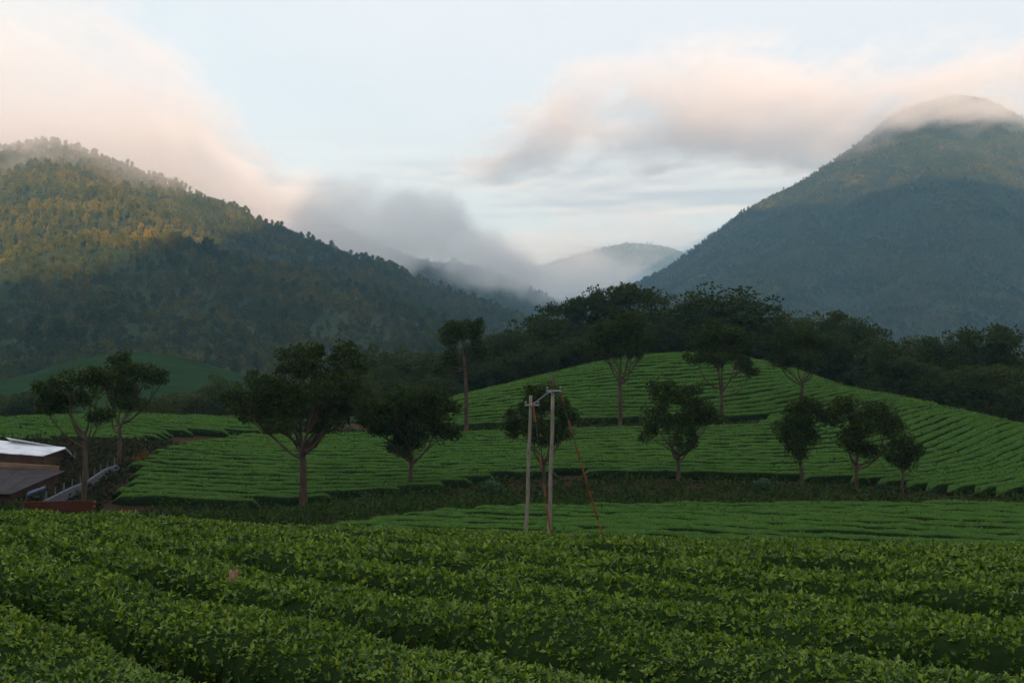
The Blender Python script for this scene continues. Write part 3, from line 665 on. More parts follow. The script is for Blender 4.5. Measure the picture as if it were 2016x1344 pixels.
ORD = ['first', 'second', 'third', 'fourth', 'fifth', 'sixth', 'seventh', 'eighth', 'ninth', 'tenth', 'eleventh', 'twelfth', 'thirteenth', 'fourteenth', 'fifteenth', 'sixteenth', 'seventeenth', 'eighteenth', 'nineteenth', 'twentieth', 'twenty-first', 'twenty-second', 'twenty-third']
tv = np.array([0.58, -0.815]); tv /= np.linalg.norm(tv); nv_ = np.array([-tv[1], tv[0]])
GAP0, SP = 2.95, 1.75
def fg_leaf(dist):
    L_ = 0.043*np.clip(dist/7.5, 1.0, 2.7)
    return L_, 555*(0.043/L_)**1.92
ri = 0
for k in range(-1, 19):
    ph = GAP0+SP*(k-0.5)
    tau = np.arange(-60, 40, 0.36)
    wig = 0.22*fbm(tau/9.0+0.4*k, tau*0+k*0.15, o=2)+0.0022*(tau+6)**2*0
    pp = (ph+wig)[:, None]*nv_[None]+tau[:, None]*tv[None]
    x, y = pp[:, 0], pp[:, 1]
    ok = (y > 3.9) & (y < 43) & (np.abs(x) < 0.45*y+1.3)
    if ok.sum() < 12: continue
    if k == -1: where = 'tea hedge in the bottom left corner, nearest the camera'
    else: where = f'{ORD[ri]} foreground tea hedge counted from the bottom left corner, rich green'
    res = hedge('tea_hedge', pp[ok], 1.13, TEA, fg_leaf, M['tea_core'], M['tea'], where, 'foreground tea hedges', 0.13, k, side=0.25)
    ri += 1
    if isinstance(res, tuple):
        o, Q, nn, Lk = res
        dq = np.linalg.norm(Q, axis=1)
        if dq.min() < 8:
            nr = dq < 8
            grow(o, Q[nr], nn[nr], Lk[nr], M['tea'], 4, 6)
            if (~nr).sum() > 0: grow(o, Q[~nr], nn[~nr], Lk[~nr], M['tea'], 2, 5)
        else: grow(o, Q, nn, Lk, M['tea'], 2, 5)

def far_leaf(dist):
    L_ = 0.15*np.clip(dist/80.0, 0.8, 1.4)
    return L_, 19*(0.15/L_)**1.7
def field(rows, mask, label, group, width=1.36):
    for q, cfun in enumerate(rows):
        pp = cfun; ok = mask(pp[:, 0], pp[:, 1])
        runs = np.split(np.arange(len(pp)), np.nonzero(np.diff(ok.astype(int)))[0]+1)
        first = True
        for rn in runs:
            if not ok[rn[0]] or len(rn) < 8: continue
            lab = label if first else label.replace('long tea hedge', 'right-hand end of the hedge').replace('tea hedge', 'right-hand hedge', 1) if not label.startswith('long') else label.replace('long tea hedge', 'short right-hand piece of hedge'); first = False
            dd = np.linalg.norm(np.gradient(pp[rn], axis=0), axis=1)
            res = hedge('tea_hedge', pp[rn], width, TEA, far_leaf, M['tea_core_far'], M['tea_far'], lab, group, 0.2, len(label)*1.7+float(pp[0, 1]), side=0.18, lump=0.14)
            if isinstance(res, tuple):
                o, Q, nn, Lk = res; grow(o, Q, nn, Lk, M['tea_far'], 2, 4, 0.95, 0.47, 0.45)
KX = 0.0165
def contour(y0, xs, q):
    y = y0+KX*np.clip(xs-17, 0, None)**2+1.6*fbm(xs/24.0+y0*0.01, xs*0+y0/30.0, o=3)-0.012*np.clip(-xs-5, 0, None)**1.5
    return np.stack([xs, y], 1)
xs = np.arange(-75, 64, 0.6)
def m_all(x, y, y0):
    yb = np.interp(x, [-40, -30, -15, -8, 0, 13, 27, 34, 42, 60], [87, 87, 89, 93, 99.5, 99.5, 97, 93, 86, 80])
    lim = np.where(y0 < 127, np.interp(y, [84, 90, 100, 110, 122], [-27.5, -28, -30, -30, -27]), -7.8-0.02*(y-130))
    top = np.interp(x, [-8, 0, 8, 20, 26, 34, 40, 50, 60], [157, 163, 169, 172, 168, 156, 146, 132, 124])
    track = (y0 > 123.6) & (y0 < 129.4) & (x < 23+0.6*(y0-123.6))
    jit = 1.6*fbm(np.full_like(x, y0*0.7), x*0+3.3, o=2)
    return (y > yb+0.5*jit+0.7*np.sin(x*0.35)) & (x > lim+jit) & (y < top) & ~track
cnt_ = dict(mid=0, hill=0, spur=0)
for y0 in np.arange(62, 172, 1.65):
    pp = contour(y0, xs, 0); ok = m_all(pp[:, 0], pp[:, 1], y0)
    if ok.sum() < 8: continue
    if 123.6 < y0 < 129.4 or y0 < 84: kd, lb, gp = 'spur', 'curved tea hedge on the right-hand spur, {} row up from the gully', 'tea hedges of the right spur'
    elif y0 < 127: kd, lb, gp = 'mid', 'long tea hedge across the middle slope, {} row up from the gully', 'tea hedges of the middle slope'
    else: kd, lb, gp = 'hill', 'tea hedge along the rounded hill, {} row up from the earth track', 'tea hedges of the rounded hill'
    cnt_[kd] += 1
    field([pp], lambda x, y, y0=y0: m_all(x, y, y0), lb.format(ordinal(cnt_[kd])), gp, 1.10)
xl = np.arange(-30, 44, 0.55)
def front_rows():
    out = []
    for y0 in np.arange(48, 92, 1.9): out.append(np.stack([xl, y0-0.26*xl+0.4*fbm(xl/12.0, xl*0+y0/9.0, o=2)], 1))
    return out
def m_front(x, y):
    return (y > 56) & (y < np.interp(x, [-12, -6, 0, 10, 30, 45], [66, 71.5, 75, 76.5, 76, 72])) & (x > -13+0.0*y) & (np.abs(x) < 0.56*y)
k_ = 0
for pp in front_rows():
    if m_front(pp[:, 0], pp[:, 1]).sum() < 8: continue
    k_ += 1; field([pp], m_front, f'low tea hedge in the sunken field round the poles, {ordinal(k_)} row from the front', 'tea hedges of the sunken field', 1.28)
xp = np.arange(-72, -20, 0.8)
def m_plat(x, y): return (y < np.interp(x, [-70, -50, -32, -22], [129, 134, 138, 137])) & (y > np.interp(x, [-70, -33, -31, -22], [111, 113, 121.5, 126])) & (x < -22)
k_ = 0
for y0 in np.arange(111, 139, 1.6):
    pp = np.stack([xp, y0+0.5*fbm(xp/15.0, xp*0+y0/9, o=2)], 1)
    if m_plat(pp[:, 0], pp[:, 1]).sum() < 8: continue
    k_ += 1; field([pp], m_plat, f'tea hedge on the flat field behind the white roof, {ordinal(k_)} row from the front', 'tea hedges of the left field', 1.15)

# ------------------------------------------------------------------ undergrowth, shrubs
def scrub(name, label, xy, rad, per, leaf, mat, hgt=0.35, kind='stuff', cat='undergrowth'):
    x, y = xy[:, 0], xy[:, 1]; z = ground_z(x, y)+hgt*rng.uniform(0.1, 1.0, len(x))
    V, T, ti = leaf_cloud(np.stack([x, y, z], 1), rad*rng.uniform(0.6, 1.3, len(x)), per, leaf)
    o = link(name, npmesh(name, V, T, M[mat], ti)); tag(o, label, cat, kind=kind); return o
def area_pts(n, x0, x1, y0, y1, f):
    q = np.stack([rng.uniform(x0, x1, n), rng.uniform(y0, y1, n)], 1); return q[f(q[:, 0], q[:, 1])]
def gully(x, y):
    top = np.interp(x, [-40, -30, -15, -8, 0, 13, 27, 34, 42, 60], [86.5, 86.5, 88.5, 92.5, 99, 99, 96.5, 92.5, 85.5, 79.5])
    low = np.where(x < -13, 60, np.interp(x, [-12, -6, 0, 10, 30, 45], [66.5, 72, 75.5, 77, 76.5, 72.5]))
    path = np.abs(y-(top-2.6+0.3*np.sin(x*0.4))) < 0.8
    return (y < top) & (y > low) & (np.abs(x) < 0.5*y+3) & ~(path & (rng.random(len(x)) < 0.85)) & ~((x < -25) & (y > 78))
scrub('undergrowth', 'dark scrub filling the gully between the tea fields', area_pts(11000, -46, 50, 58, 100, gully), 0.42, 11, 0.26, 'scrub')
def road_edge(x, y):
    c = 126.6+0.5*np.sin(x*0.25); return (np.abs(y-c-1.6) < 0.6) | (np.abs(y-c+1.9) < 0.8) & (rng.random(len(x)) < 0.8)
scrub('undergrowth', 'rough growth along both banks of the red earth track', area_pts(2600, -30, 26, 122, 131, road_edge), 0.35, 12, 0.26, 'scrub', 0.25)
def hollow(x, y): return (x < np.interp(y, [80, 90, 100, 112], [-27.6, -28.0, -29.8, -30])) & ~((y > 85) & (y < 97.5) & (x < -34)) & (x > -62)
scrub('undergrowth', 'tangled dark growth in the hollow round the sheds', area_pts(3600, -62, -27, 79, 114, hollow), 0.5, 16, 0.28, 'flower', 0.5)
def one_bush(px, py, d, r_, label, mat, name='bush', n=60, hgt=0.9):
    s = d/F; x = (px-1008)*s; z0 = float(ground_z(np.array(x), np.array(d)))
    root = empty(name, (x, d, z0)); tag(root, label, 'bush')
    o = unit(rng.normal(size=(n, 3)))*rng.uniform(0.3, 1, (n, 1))*np.array([r_, r_, r_*hgt]); o[:, 2] = np.abs(o[:, 2])+0.1
    V, T, ti = leaf_cloud(o, np.full(n, r_*0.28), 24, 0.2)
    link('foliage', npmesh('foliage', V, T, M[mat], ti), root)
    mb = MB()
    for q in range(0, n, 7): branch(mb, (0, 0, -0.1), o[q], 0.03, 0.01, 0, 4, 4)
    mb.build('stems', M['bark'], root)
one_bush(288, 893, 103, 0.9, 'rusty orange bush at the corner of the fenced hollow', 'rust_bush')
one_bush(262, 905, 101, 0.8, 'dull brown bush left of the rusty orange one', 'rust_bush')
one_bush(970, 958, 93, 1.0, 'pale round shrub in the gully left of the poles', 'pale_shrub')
one_bush(1502, 955, 94, 0.9, 'pale round shrub in the gully left of the three trees', 'pale_shrub')
one_bush(15, 1000, 78, 1.3, 'dark bush at the left edge before the brick wall', 'scrub')
one_bush(1395, 700, 163, 0.9, 'low dark shrub on the very top of the tea hill', 'scrub', hgt=0.5)

# ------------------------------------------------------------------ poles, stays
def at(px, py, d): s = d/F; return np.array([(px-1008)*s, d, (672-py)*s])
def pole(px0, py0, px1, py1, d, wpx, label, arm_y, arm_l, arm_r, tip_y=None):
    b = at(px0, py0, d); t = at(px1, py1, d); ax = (b-t)/np.linalg.norm(b-t)
    g = float(ground_z(np.array(b[0]), np.array(d))); b = b+(t-b)/(t[2]-b[2])*(g-0.4-b[2])
    root = empty('utility_pole', tuple(b)); tag(root, label, 'pole', 'pair of utility poles')
    s = d/F; r0 = wpx*s/2
    up = t-b; k = 10; cut = 1.0 if tip_y is None else ((672-tip_y)*s-b[2])/up[2]
    jit = lambda i: np.array([0.012*math.sin(i*1.7+px0), 0.01*math.cos(i*2.3), 0])
    MB().tube([up*cut*i/k+jit(i) for i in range(k+1)], [r0*(1.15-0.32*cut*i/k) for i in range(k+1)], 12).build('shaft', M['pole'], root, True)
    if tip_y is not None: MB().tube([up*(cut-0.002), up*(cut*0.5+0.5), up], [r0*0.80, r0*0.74, r0*0.70], 12).build('tip', M['pole_dark'], root, True)
    al = at(arm_l, arm_y, d-r0-0.03)-b; ar = at(arm_r, arm_y, d-r0-0.03)-b
    c = (al+ar)/2
    arm = MB().box(c, (abs(ar[0]-al[0]), 0.06, 0.06)).build('crossarm', M['galv'], root)
    ya = MB().tube([c+np.array([0, 0.03, -0.03]), c+np.array([0, 0.03+2*r0, -0.03])], 0.025, 6).build('bolt', M['galv'], root)
    for f in (0.08, 0.92):
        p = al*(1-f)+ar*f
        MB().tube([p+np.array([0, 0, z]) for z in (0.043, 0.07, 0.075, 0.11, 0.115, 0.14)], [0.015, 0.015, 0.042, 0.036, 0.046, 0.02], 8).build('insulator', M['galv'], root, True)
    return b
pole(1036, 1050, 1045, 778, 50, 7.4, 'shorter weathered utility pole, left one of the pair', 797, 1033, 1062)
pole(1081, 1050, 1090, 735, 47, 8.0, 'taller weathered utility pole with a dark tip, right one of the pair', 769, 1075, 1106, 772)
a = at(1049, 796, 49.8); b_ = at(1083, 770, 46.85)
lk = empty('link_bar', tuple(a)); tag(lk, 'thin galvanised bar joining the tops of the two poles', 'bar')
MB().tube([(0, 0, 0), tuple(b_-a)], 0.026, 8).build('tube', M['galv'], lk, True)
for e_ in ((0, 0, 0), tuple(b_-a)): MB().box(e_, (0.10, 0.12, 0.09), 0.6).build('clamp', M['galv'], lk)
def stay(p0, p1, segs, label):
    g = float(ground_z(np.array(p1[0]), np.array(p1[1])))
    p1 = p0+(p1-p0)*((g-0.1-p0[2])/(p1[2]-p0[2]))
    root = empty('stay_wire', tuple(p1)); tag(root, label, 'stay wire', 'stay wires of the poles')
    o = p0-p1
    sagv = lambda f: o*(1-f)+np.array([0, 0, -0.10*math.sin(math.pi*f)])
    MB().tube([sagv(f) for f in np.linspace(0, 1, 14)], 0.016, 6).build('cable', M['cable'], root, True)
    for (f0, f1) in segs: MB().tube([sagv(f) for f in np.linspace(f0, f1, 5)], [0.03, 0.038, 0.034, 0.038, 0.03], 8).build('sleeve', M['rust'], root, True)
stay(at(1103, 772, 46.9), at(1187, 1050, 44.5), ((0.0, 0.06), (0.14, 0.22), (0.26, 0.33), (0.34, 0.47), (0.48, 0.62), (0.63, 0.80)), 'orange sleeved stay wire slanting down to the right of the poles')
stay(at(1049, 792, 49.8), at(1084, 1045, 45.5), ((0.0, 0.12), (0.28, 0.35), (0.42, 0.50), (0.52, 0.72), (0.80, 0.85), (0.90, 0.96)), 'orange sleeved stay wire running down between the two poles')

# ------------------------------------------------------------------ sheds and walls in the hollow
def gz(x, y): return float(ground_z(np.array(float(x)), np.array(float(y))))
def shed_white():
    d = 96.0; s = d/F
    rl = at(12, 860, 98.5); rr = at(129, 881, 99.5); el = at(-14, 886, 95.3); er = at(84, 896, 96.2)
    rl2 = rl+np.array([-5.0, 0.4, 0.15]); el2 = el+np.array([-5.0, 0.4, 0.2])
    bl = rl+np.array([0.2, 3.2, -1.25]); br = rr+np.array([-0.2, 3.0, -1.1])
    org = (el+er)/2; org[2] = gz(org[0], org[1])
    root = empty('shed', tuple(org)); tag(root, 'low shed with a bright white sheet roof at the left edge', 'shed')
    th = np.array([0, 0, -0.06])
    def slab(q, nm, mt, parent):
        q = [p-org for p in q]; v = q+[p+th for p in q]
        n = len(q); f = [tuple(range(n)), tuple(range(2*n-1, n-1, -1))]+[(i, i+n, (i+1) % n+n, (i+1) % n) for i in range(n)]
        return MB().poly(v, f).build(nm, mt, parent)
    # overlapping white sheets, each a strip from ridge to eave
    k = 9; A = el2; B = er
    roof = slab([rl2+np.array([0, 0.05, 0.03]), rr+np.array([0, 0.05, 0.03]), rr+np.array([0, -0.25, -0.05]), rl2+np.array([0, -0.25, -0.05])], 'roof_ridge', M['white_roof'], root)
    for i in range(k):
        f0, f1 = i/k, (i+1)/k+0.012
        lift = np.array([0, 0, 0.014*(i % 2)-0.03])
        a0, a1 = rl2+(rr-rl2)*f0, rl2+(rr-rl2)*min(1, f1); b0, b1 = el2+(er-el2)*f0, el2+(er-el2)*min(1, f1)
        slab([a0+lift, a1+lift, b1+lift, b0+lift], 'roof_sheet', M['white_roof'], root)
    slab([bl, br, rr+np.array([0, 0.06, -0.02]), rl+np.array([0, 0.06, -0.02])], 'roof_back', M['white_roof'], root)
    z0 = gz(org[0], org[1])-0.3
    # walls under the eave, the gable and the back
    ins = np.array([-0.15, 0.25, -0.05])
    w0, w1 = el2+ins, er+ins; w2 = br+np.array([-0.2, -0.2, -0.1]); w3 = bl+np.array([0, -0.2, -0.1])
    def wall(a, b, nm, mt, th_=0.12):
        q = [np.array([a[0], a[1], z0]), np.array([b[0], b[1], z0]), b, a]; n_ = np.cross(b-a, [0, 0, 1]); n_ = n_/np.linalg.norm(n_)*th_
        v = [p-org for p in q]+[p+n_-org for p in q]
        MB().poly(v, [(0, 1, 2, 3), (7, 6, 5, 4), (0, 4, 5, 1), (1, 5, 6, 2), (2, 6, 7, 3), (3, 7, 4, 0)]).build(nm, mt, root)
    wall(w0, w1, 'front_wall', M['shed_wall']); wall(w1, w2, 'gable_wall', M['shed_wall']); wall(w3, w2, 'back_wall', M['shed_wall'])
    q = [w1, rr+np.array([-0.35, 0.1, -0.12]), w2]
    MB().poly([p-org for p in q]+[p-org+np.array([-0.1, 0.02, 0]) for p in q], [(0, 1, 2), (5, 4, 3), (0, 3, 4, 1), (1, 4, 5, 2), (2, 5, 3, 0)]).build('gable', M['shed_wall'], root)
    for f in (0.25, 0.6): 
        p = w0*(1-f)+w1*f-org; MB().box((p[0], p[1]-0.08, p[2]-0.75), (0.75, 0.06, 0.6)).build('window', M['dark_roof'], root)
shed_white()
def shed_dark():
    rl = at(-60, 918, 91.5); rr = at(128, 927, 92.0); el = at(-60, 972, 84.5); er = at(22, 972, 85.0)
    org = (el+er)/2; org[2] = gz(org[0], org[1])
    root = empty('shed', tuple(org)); tag(root, 'long dark-roofed shed in the hollow, below the white roof', 'shed')
    k = 8
    th = np.array([0, 0, -0.05])
    for i in range(k):
        f0, f1 = i/k, min(1, (i+1)/k+0.01); lift = np.array([0, 0, 0.016*(i % 2)])
        q = [rl+(rr-rl)*f0, rl+(rr-rl)*f1, el+(er-el)*f1, el+(er-el)*f0]; q = [p+lift-org for p in q]
        MB().poly(q+[p+th for p in q], [(0, 1, 2, 3), (7, 6, 5, 4), (0, 4, 5, 1), (1, 5, 6, 2), (2, 6, 7, 3), (3, 7, 4, 0)]).build('roof_sheet', M['dark_roof'], root)
    z0 = org[2]-0.4
    up = np.array([0, 0.1, 0.42])
    q = [rl+up*0.1, rr+np.array([-0.5, 0.1, 0.02]), rr+np.array([-0.5, 0.1, 0.36]), rl+up]; q = [p-org for p in q]
    MB().poly(q+[p+np.array([0, 0.15, 0]) for p in q], [(0, 1, 2, 3), (7, 6, 5, 4), (0, 4, 5, 1), (1, 5, 6, 2), (2, 6, 7, 3), (3, 7, 4, 0)]).build('parapet', M['tan_wall'], root)
    for (a, b) in ((el+np.array([0, .3, -.05]), er+np.array([-.2, .3, -.05])), (er+np.array([-.2, .3, -.05]), rr+np.array([-.4, -.1, -.1]))):
        q = [np.array([a[0], a[1], z0]), np.array([b[0], b[1], z0]), b, a]; n_ = np.cross(b-a, [0, 0, 1]); n_ = n_/np.linalg.norm(n_)*0.12
        v = [p-org for p in q]+[p-n_-org for p in q]
        MB().poly(v, [(0, 1, 2, 3), (7, 6, 5, 4), (0, 4, 5, 1), (1, 5, 6, 2), (2, 6, 7, 3), (3, 7, 4, 0)]).build('wall', M['shed_wall'], root)
    ep = at(24, 948, 86.0); g0 = gz(ep[0], 86.0)
shed_dark()
def blue_frame():
    a = at(52, 974, 84.5); b = at(87, 961, 86.0); g = at(87, 985, 86.0)
    root = empty('lean_to', (b[0], b[1], gz(b[0], b[1]))); tag(root, 'small blue lean-to frame beside the dark roof', 'frame'); o = np.array(root.location)
    MB().tube([b-o, np.array([b[0], b[1], o[2]-0.1])-o], 0.045, 6).build('post', M['blue'], root)
    MB().tube([a-o, np.array([a[0], a[1], gz(a[0], a[1])-0.1])-o], 0.045, 6).build('post', M['blue'], root)
    q = [a+np.array([0, 0, .02]), b+np.array([0, 0, .02]), b+np.array([-0.2, .9, .12]), a+np.array([-0.2, .9, .12])]; q = [p-o for p in q]
    MB().poly(q+[p+np.array([0, 0, -0.12]) for p in q], [(0, 1, 2, 3), (7, 6, 5, 4), (0, 4, 5, 1), (1, 5, 6, 2), (2, 6, 7, 3), (3, 7, 4, 0)]).build('awning', M['blue'], root)
blue_frame()
def block_wall():
    line = [at(92, 986, 83.0), at(140, 962, 87.5), at(170, 950, 90.5), at(205, 927, 95.0), at(236, 915, 98.5)]
    line = np.array([(p[0], p[1], p[2]) for p in line]); cum = np.r_[0, np.cumsum(np.linalg.norm(np.diff(line[:, :2], axis=0), axis=1))]
    root = empty('block_wall', tuple(line[0])); tag(root, 'pale block wall climbing along the left end of the tea field', 'wall')
    me = MB().box((0, 0, 0), (0.78, 0.22, 0.20)).mesh('block', M['block']); pm = MB().box((0, 0, 0), (0.09, 0.09, 0.75), taper=0.8).mesh('post', M['block'])
    k = int(cum[-1]/0.8)
    for i in range(k):
        for r_ in range(3):
            sdist = 0.8*(i+0.5*(r_ % 2)); 
            if sdist > cum[-1]: continue
            p = np.array([np.interp(sdist, cum, line[:, j]) for j in range(3)]); q = np.array([np.interp(min(sdist+0.3, cum[-1]), cum, line[:, j]) for j in range(3)]); q0 = np.array([np.interp(max(sdist-0.3, 0), cum, line[:, j]) for j in range(3)]); t = q-q0
            b = link('block', me, root); b.location = p+np.array([0, 0, -0.42+0.21*r_+rng.uniform(-.008, .008)])-line[0]; b.rotation_euler = (0, -math.atan2(t[2], math.hypot(t[0], t[1])), math.atan2(t[1], t[0])+rng.uniform(-.03, .03))
        if i % 2 == 0:
            p = np.array([np.interp(0.8*i, cum, line[:, j]) for j in range(3)]); b = link('post', pm, root); b.location = p+np.array([-0.1, 0.2, 0.25])-line[0]
block_wall()
def brick_wall():
    a = at(40, 994, 79.5); b = at(190, 991, 81.0)
    root = empty('brick_wall', tuple(a)); tag(root, 'long low red brick wall below the sheds', 'wall')
    dv = b-a; L_ = np.linalg.norm(dv[:2]); ang = math.atan2(dv[1], dv[0])
    me = MB().box((0, 0, 0), (0.42, 0.2, 0.13)).mesh('brick', M['brick'])
    n = int(L_/0.44)
    for r_ in range(5):
        for i in range(n):
            p = dv*((i+0.5+0.5*(r_ % 2))/(n+0.5)); o = link('brick', me, root); o.location = (p[0], p[1]+rng.uniform(-.01, .01), p[2]-0.42+0.142*r_); o.rotation_euler = (0, 0, ang)
    MB().box(dv/2+np.array([0, 0.02, -0.15]), (L_-0.1, 0.12, 0.62), ang).build('mortar', M['tan_wall'], root)
brick_wall()

# ------------------------------------------------------------------ the marker post in the foreground tea
def marker():
    
    d = 13.1; p = at(460, 1117, d); g = gz(p[0], d); p[2] = g+TEA-0.035
    root = empty('marker_post', (p[0], d, g)); tag(root, 'small rust-stained hollow concrete post sticking out of the tea', 'post')
    h = p[2]-g; r = 0.045
    prof = [(-0.1, r*0.9), (h-0.12, r*0.92), (h-0.11, r), (h-0.02, r*1.04), (h, r*0.96), (h, r*0.62), (h-0.05, r*0.58)]
    MB().tube([(0, 0, z) for z, _ in prof], [q for _, q in prof], 16, cap=True).build('shaft', M['concrete'], root, True)
marker()

# ------------------------------------------------------------------ low clouds
def vol_mat(name, col, dens, aniso=0.2):
    m = bpy.data.materials.new(name); m.use_nodes = True; nt = m.node_tree; nt.nodes.clear()
    out = nt.nodes.new('ShaderNodeOutputMaterial'); pv = nt.nodes.new('ShaderNodeVolumePrincipled')
    pv.inputs['Color'].default_value = (*col, 1); pv.inputs['Density'].default_value = dens; pv.inputs['Anisotropy'].default_value = aniso
    nt.links.new(pv.outputs[0], out.inputs['Volume']); return m

def cloud(name, label, lo, hi, res, top, bot, soft_t, soft_b, dens, nscale, namp, fy, seed, col=(1.0, 1.0, 1.0), stretch=(1, 1, 1), detail=5.0, edge=3.0, thin=None):
    me = bpy.data.meshes.new(name); o = link(name, me); tag(o, label, 'cloud', kind='stuff')
    mat = vol_mat(name, col, 1.0, 0.0); me.materials.append(mat)
    ng = bpy.data.node_groups.new(name, 'GeometryNodeTree')
    ng.interface.new_socket('Geometry', in_out='INPUT', socket_type='NodeSocketGeometry'); ng.interface.new_socket('Geometry', in_out='OUTPUT', socket_type='NodeSocketGeometry')
    N = ng.nodes; L = ng.links
    go = N.new('NodeGroupOutput')
    vc = N.new('GeometryNodeVolumeCube')
    vc.inputs['Min'].default_value = lo; vc.inputs['Max'].default_value = hi
    for nme, r_ in zip(('Resolution X', 'Resolution Y', 'Resolution Z'), res): vc.inputs[nme].default_value = r_
    pos = N.new('GeometryNodeInputPosition'); sp = N.new('ShaderNodeSeparateXYZ'); L.new(pos.outputs[0], sp.inputs[0])
    def m(op, a, b=None, clamp=False):
        n = N.new('ShaderNodeMath'); n.operation = op; n.use_clamp = clamp
        for i, v in enumerate((a, b)):
            if v is None: continue
            if isinstance(v, (int, float)): n.inputs[i].default_value = v
            else: L.new(v, n.inputs[i])
        return n.outputs[0]
    def curve(pts_):
        xs_ = [p[0] for p in pts_]; zs_ = [p[1] for p in pts_]; x0, x1 = lo[0], hi[0]; z0, z1 = min(zs_)-1, max(zs_)+1
        fc = N.new('ShaderNodeFloatCurve'); cv = fc.mapping.curves[0]
        pp = sorted([((x-x0)/(x1-x0), (z-z0)/(z1-z0)) for x, z in pts_])
        pp = [(min(1, max(0, a)), b) for a, b in pp]
        cv.points[0].location = pp[0]; cv.points[1].location = pp[-1]
        for a, b in pp[1:-1]: cv.points.new(a, b)
        fc.mapping.update()
        t = m('DIVIDE', m('SUBTRACT', sp.outputs[0], x0), x1-x0, True); L.new(t, fc.inputs['Value'])
        return m('ADD', m('MULTIPLY', fc.outputs[0], z1-z0), z0)
    vm = N.new('ShaderNodeVectorMath'); vm.operation = 'MULTIPLY'; L.new(pos.outputs[0], vm.inputs[0]); vm.inputs[1].default_value = [s_/nscale for s_ in stretch]
    va = N.new('ShaderNodeVectorMath'); va.operation = 'ADD'; L.new(vm.outputs[0], va.inputs[0]); va.inputs[1].default_value = (seed, seed*0.7, seed*1.3)
    no = N.new('ShaderNodeTexNoise'); no.inputs['Scale'].default_value = 1.0; no.inputs['Detail'].default_value = detail; no.inputs['Roughness'].default_value = 0.64
    L.new(va.outputs[0], no.inputs['Vector'])
    nz = m('MULTIPLY', m('SUBTRACT', no.outputs[0], 0.5), namp*2)
    nz_e = m('MULTIPLY', nz, edge)
    up = m('ADD', m('DIVIDE', m('SUBTRACT', curve(top), sp.outputs[2]), soft_t), nz_e, True)
    dn = m('ADD', m('DIVIDE', m('SUBTRACT', sp.outputs[2], curve(bot)), soft_b), nz_e, True)
    y = sp.outputs[1]
    f1 = m('DIVIDE', m('SUBTRACT', y, lo[1]), fy, True); f2 = m('DIVIDE', m('SUBTRACT', hi[1], y), fy, True)
    x = sp.outputs[0]; e1 = m('DIVIDE', m('SUBTRACT', x, lo[0]), 120.0, True); e2 = m('DIVIDE', m('SUBTRACT', hi[0], x), 120.0, True)
    body = m('MULTIPLY', m('ADD', m('MULTIPLY', nz, 1.0), 0.75, True), dens)
    dd = m('MULTIPLY', m('MULTIPLY', m('MULTIPLY', m('MULTIPLY', m('MULTIPLY', m('MULTIPLY', up, dn), f1), f2), e1), e2), body)
    if thin:
        mr = N.new('ShaderNodeMapRange'); mr.interpolation_type = 'SMOOTHSTEP'; L.new(sp.outputs[2], mr.inputs[0])
        mr.inputs[1].default_value = thin[0]; mr.inputs[2].default_value = thin[1]; mr.inputs[3].default_value = 1.0; mr.inputs[4].default_value = thin[2]
        dd = m('MULTIPLY', dd, mr.outputs[0])
    L.new(dd, vc.inputs['Density'])
    sm = N.new('GeometryNodeSetMaterial'); sm.inputs['Material'].default_value = mat
    L.new(vc.outputs[0], sm.inputs[0]); L.new(sm.outputs[0], go.inputs[0])
    md = o.modifiers.new('cloud', 'NODES'); md.node_group = ng
def prof(d, arr): return [((c-1008)/F*d, (672-r_)/F*d) for c, r_ in arr]
cloud('cloud_bank', 'broad pink cloud sitting on the summit of the left mountain', (-1250, 1285, 60), (-150, 2150, 580), (220, 100, 110),
      prof(1850, [(-700, 60), (-300, 55), (0, 50), (120, 42), (210, 95), (260, 120), (330, 95), (395, 160), (440, 225), (500, 320), (560, 380), (640, 430), (790, 500)]),
      prof(1850, [(-700, 440), (0, 440), (200, 415), (300, 440), (500, 490), (790, 560)]), 60, 55, 0.0070, 130, 1.6, 110, 3.0, stretch=(0.8, 0.22, 1.1), detail=7.0, thin=(200, 310, 0.26), edge=2.8, col=(0.90, 0.88, 0.895))
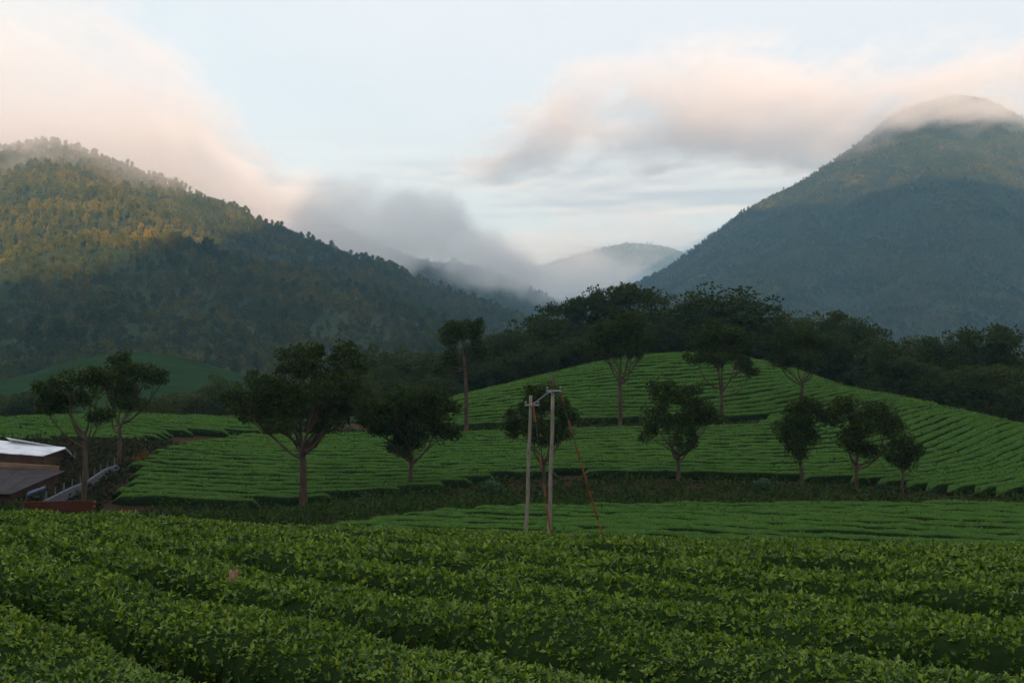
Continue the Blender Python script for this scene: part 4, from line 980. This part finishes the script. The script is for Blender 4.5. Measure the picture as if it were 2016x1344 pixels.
cloud('fog_bank', 'blue grey fog bank spilling down behind the left ridge into the valley', (-560, 1500, 20), (230, 1960, 330), (200, 70, 90),
      prof(1700, [(180, 240), (400, 262), (480, 315), (540, 350), (620, 362), (700, 368), (780, 366), (850, 382), (900, 398), (940, 428), (1000, 478), (1060, 522), (1120, 572), (1200, 630), (1320, 690)]),
      prof(1700, [(180, 560), (600, 560), (900, 548), (1000, 560), (1100, 590), (1200, 640), (1320, 700)]), 26, 40, 0.0105, 75, 1.5, 90, 21.0, stretch=(0.8, 0.25, 1.0), detail=8.0, edge=1.7)
cloud('summit_cloud', 'thin sunlit cloud trailing off the summit of the right mountain', (-150, 2240, 300), (1500, 3300, 620), (240, 90, 80),
      prof(2800, [(880, 300), (1000, 270), (1100, 230), (1200, 200), (1350, 184), (1500, 184), (1650, 176), (1750, 176), (1900, 182), (2016, 215), (2200, 265), (2350, 310)]),
      prof(2800, [(880, 310), (1000, 300), (1100, 285), (1250, 285), (1500, 290), (1650, 285), (1750, 275), (1900, 282), (2016, 292), (2200, 315), (2350, 340)]), 38, 30, 0.0046, 150, 1.8, 110, 8.0, (0.92, 0.90, 0.91), stretch=(0.5, 0.2, 1.6), detail=7.0)

cloud('summit_mist', 'glowing mist wrapped round the top of the right mountain', (560, 2260, 380), (1150, 2900, 610), (120, 90, 60),
      prof(2620, [(1560, 300), (1640, 262), (1700, 225), (1780, 190), (1860, 172), (1930, 180), (2000, 205), (2100, 240)]),
      prof(2620, [(1560, 312), (1640, 305), (1700, 296), (1780, 276), (1860, 262), (1930, 258), (2000, 262), (2100, 268)]), 30, 34, 0.0030, 90, 1.6, 100, 31.0, stretch=(0.8, 0.25, 1.2), detail=7.0, edge=2.2)
cloud('valley_mist', 'pale mist lying in the gap between the mountains', (-420, 2900, -20), (820, 4700, 330), (120, 90, 50),
      prof(3800, [(700, 560), (850, 535), (960, 510), (1050, 496), (1150, 474), (1250, 468), (1350, 492), (1600, 590)]),
      prof(3800, [(700, 720), (1000, 715), (1300, 715), (1600, 720)]), 80, 40, 0.0012, 260, 1.3, 300, 14.0, stretch=(0.7, 0.3, 1.4), detail=6.0)

# ------------------------------------------------------------------ valley haze
hz = MB().box((0, 2200, 310), (10600, 10600, 764)).build('haze', vol_mat('haze', (0.42, 0.75, 1.0), 1.4e-4, 0.0))
tag(hz, 'thin blue evening haze filling the valley', 'haze', kind='stuff')
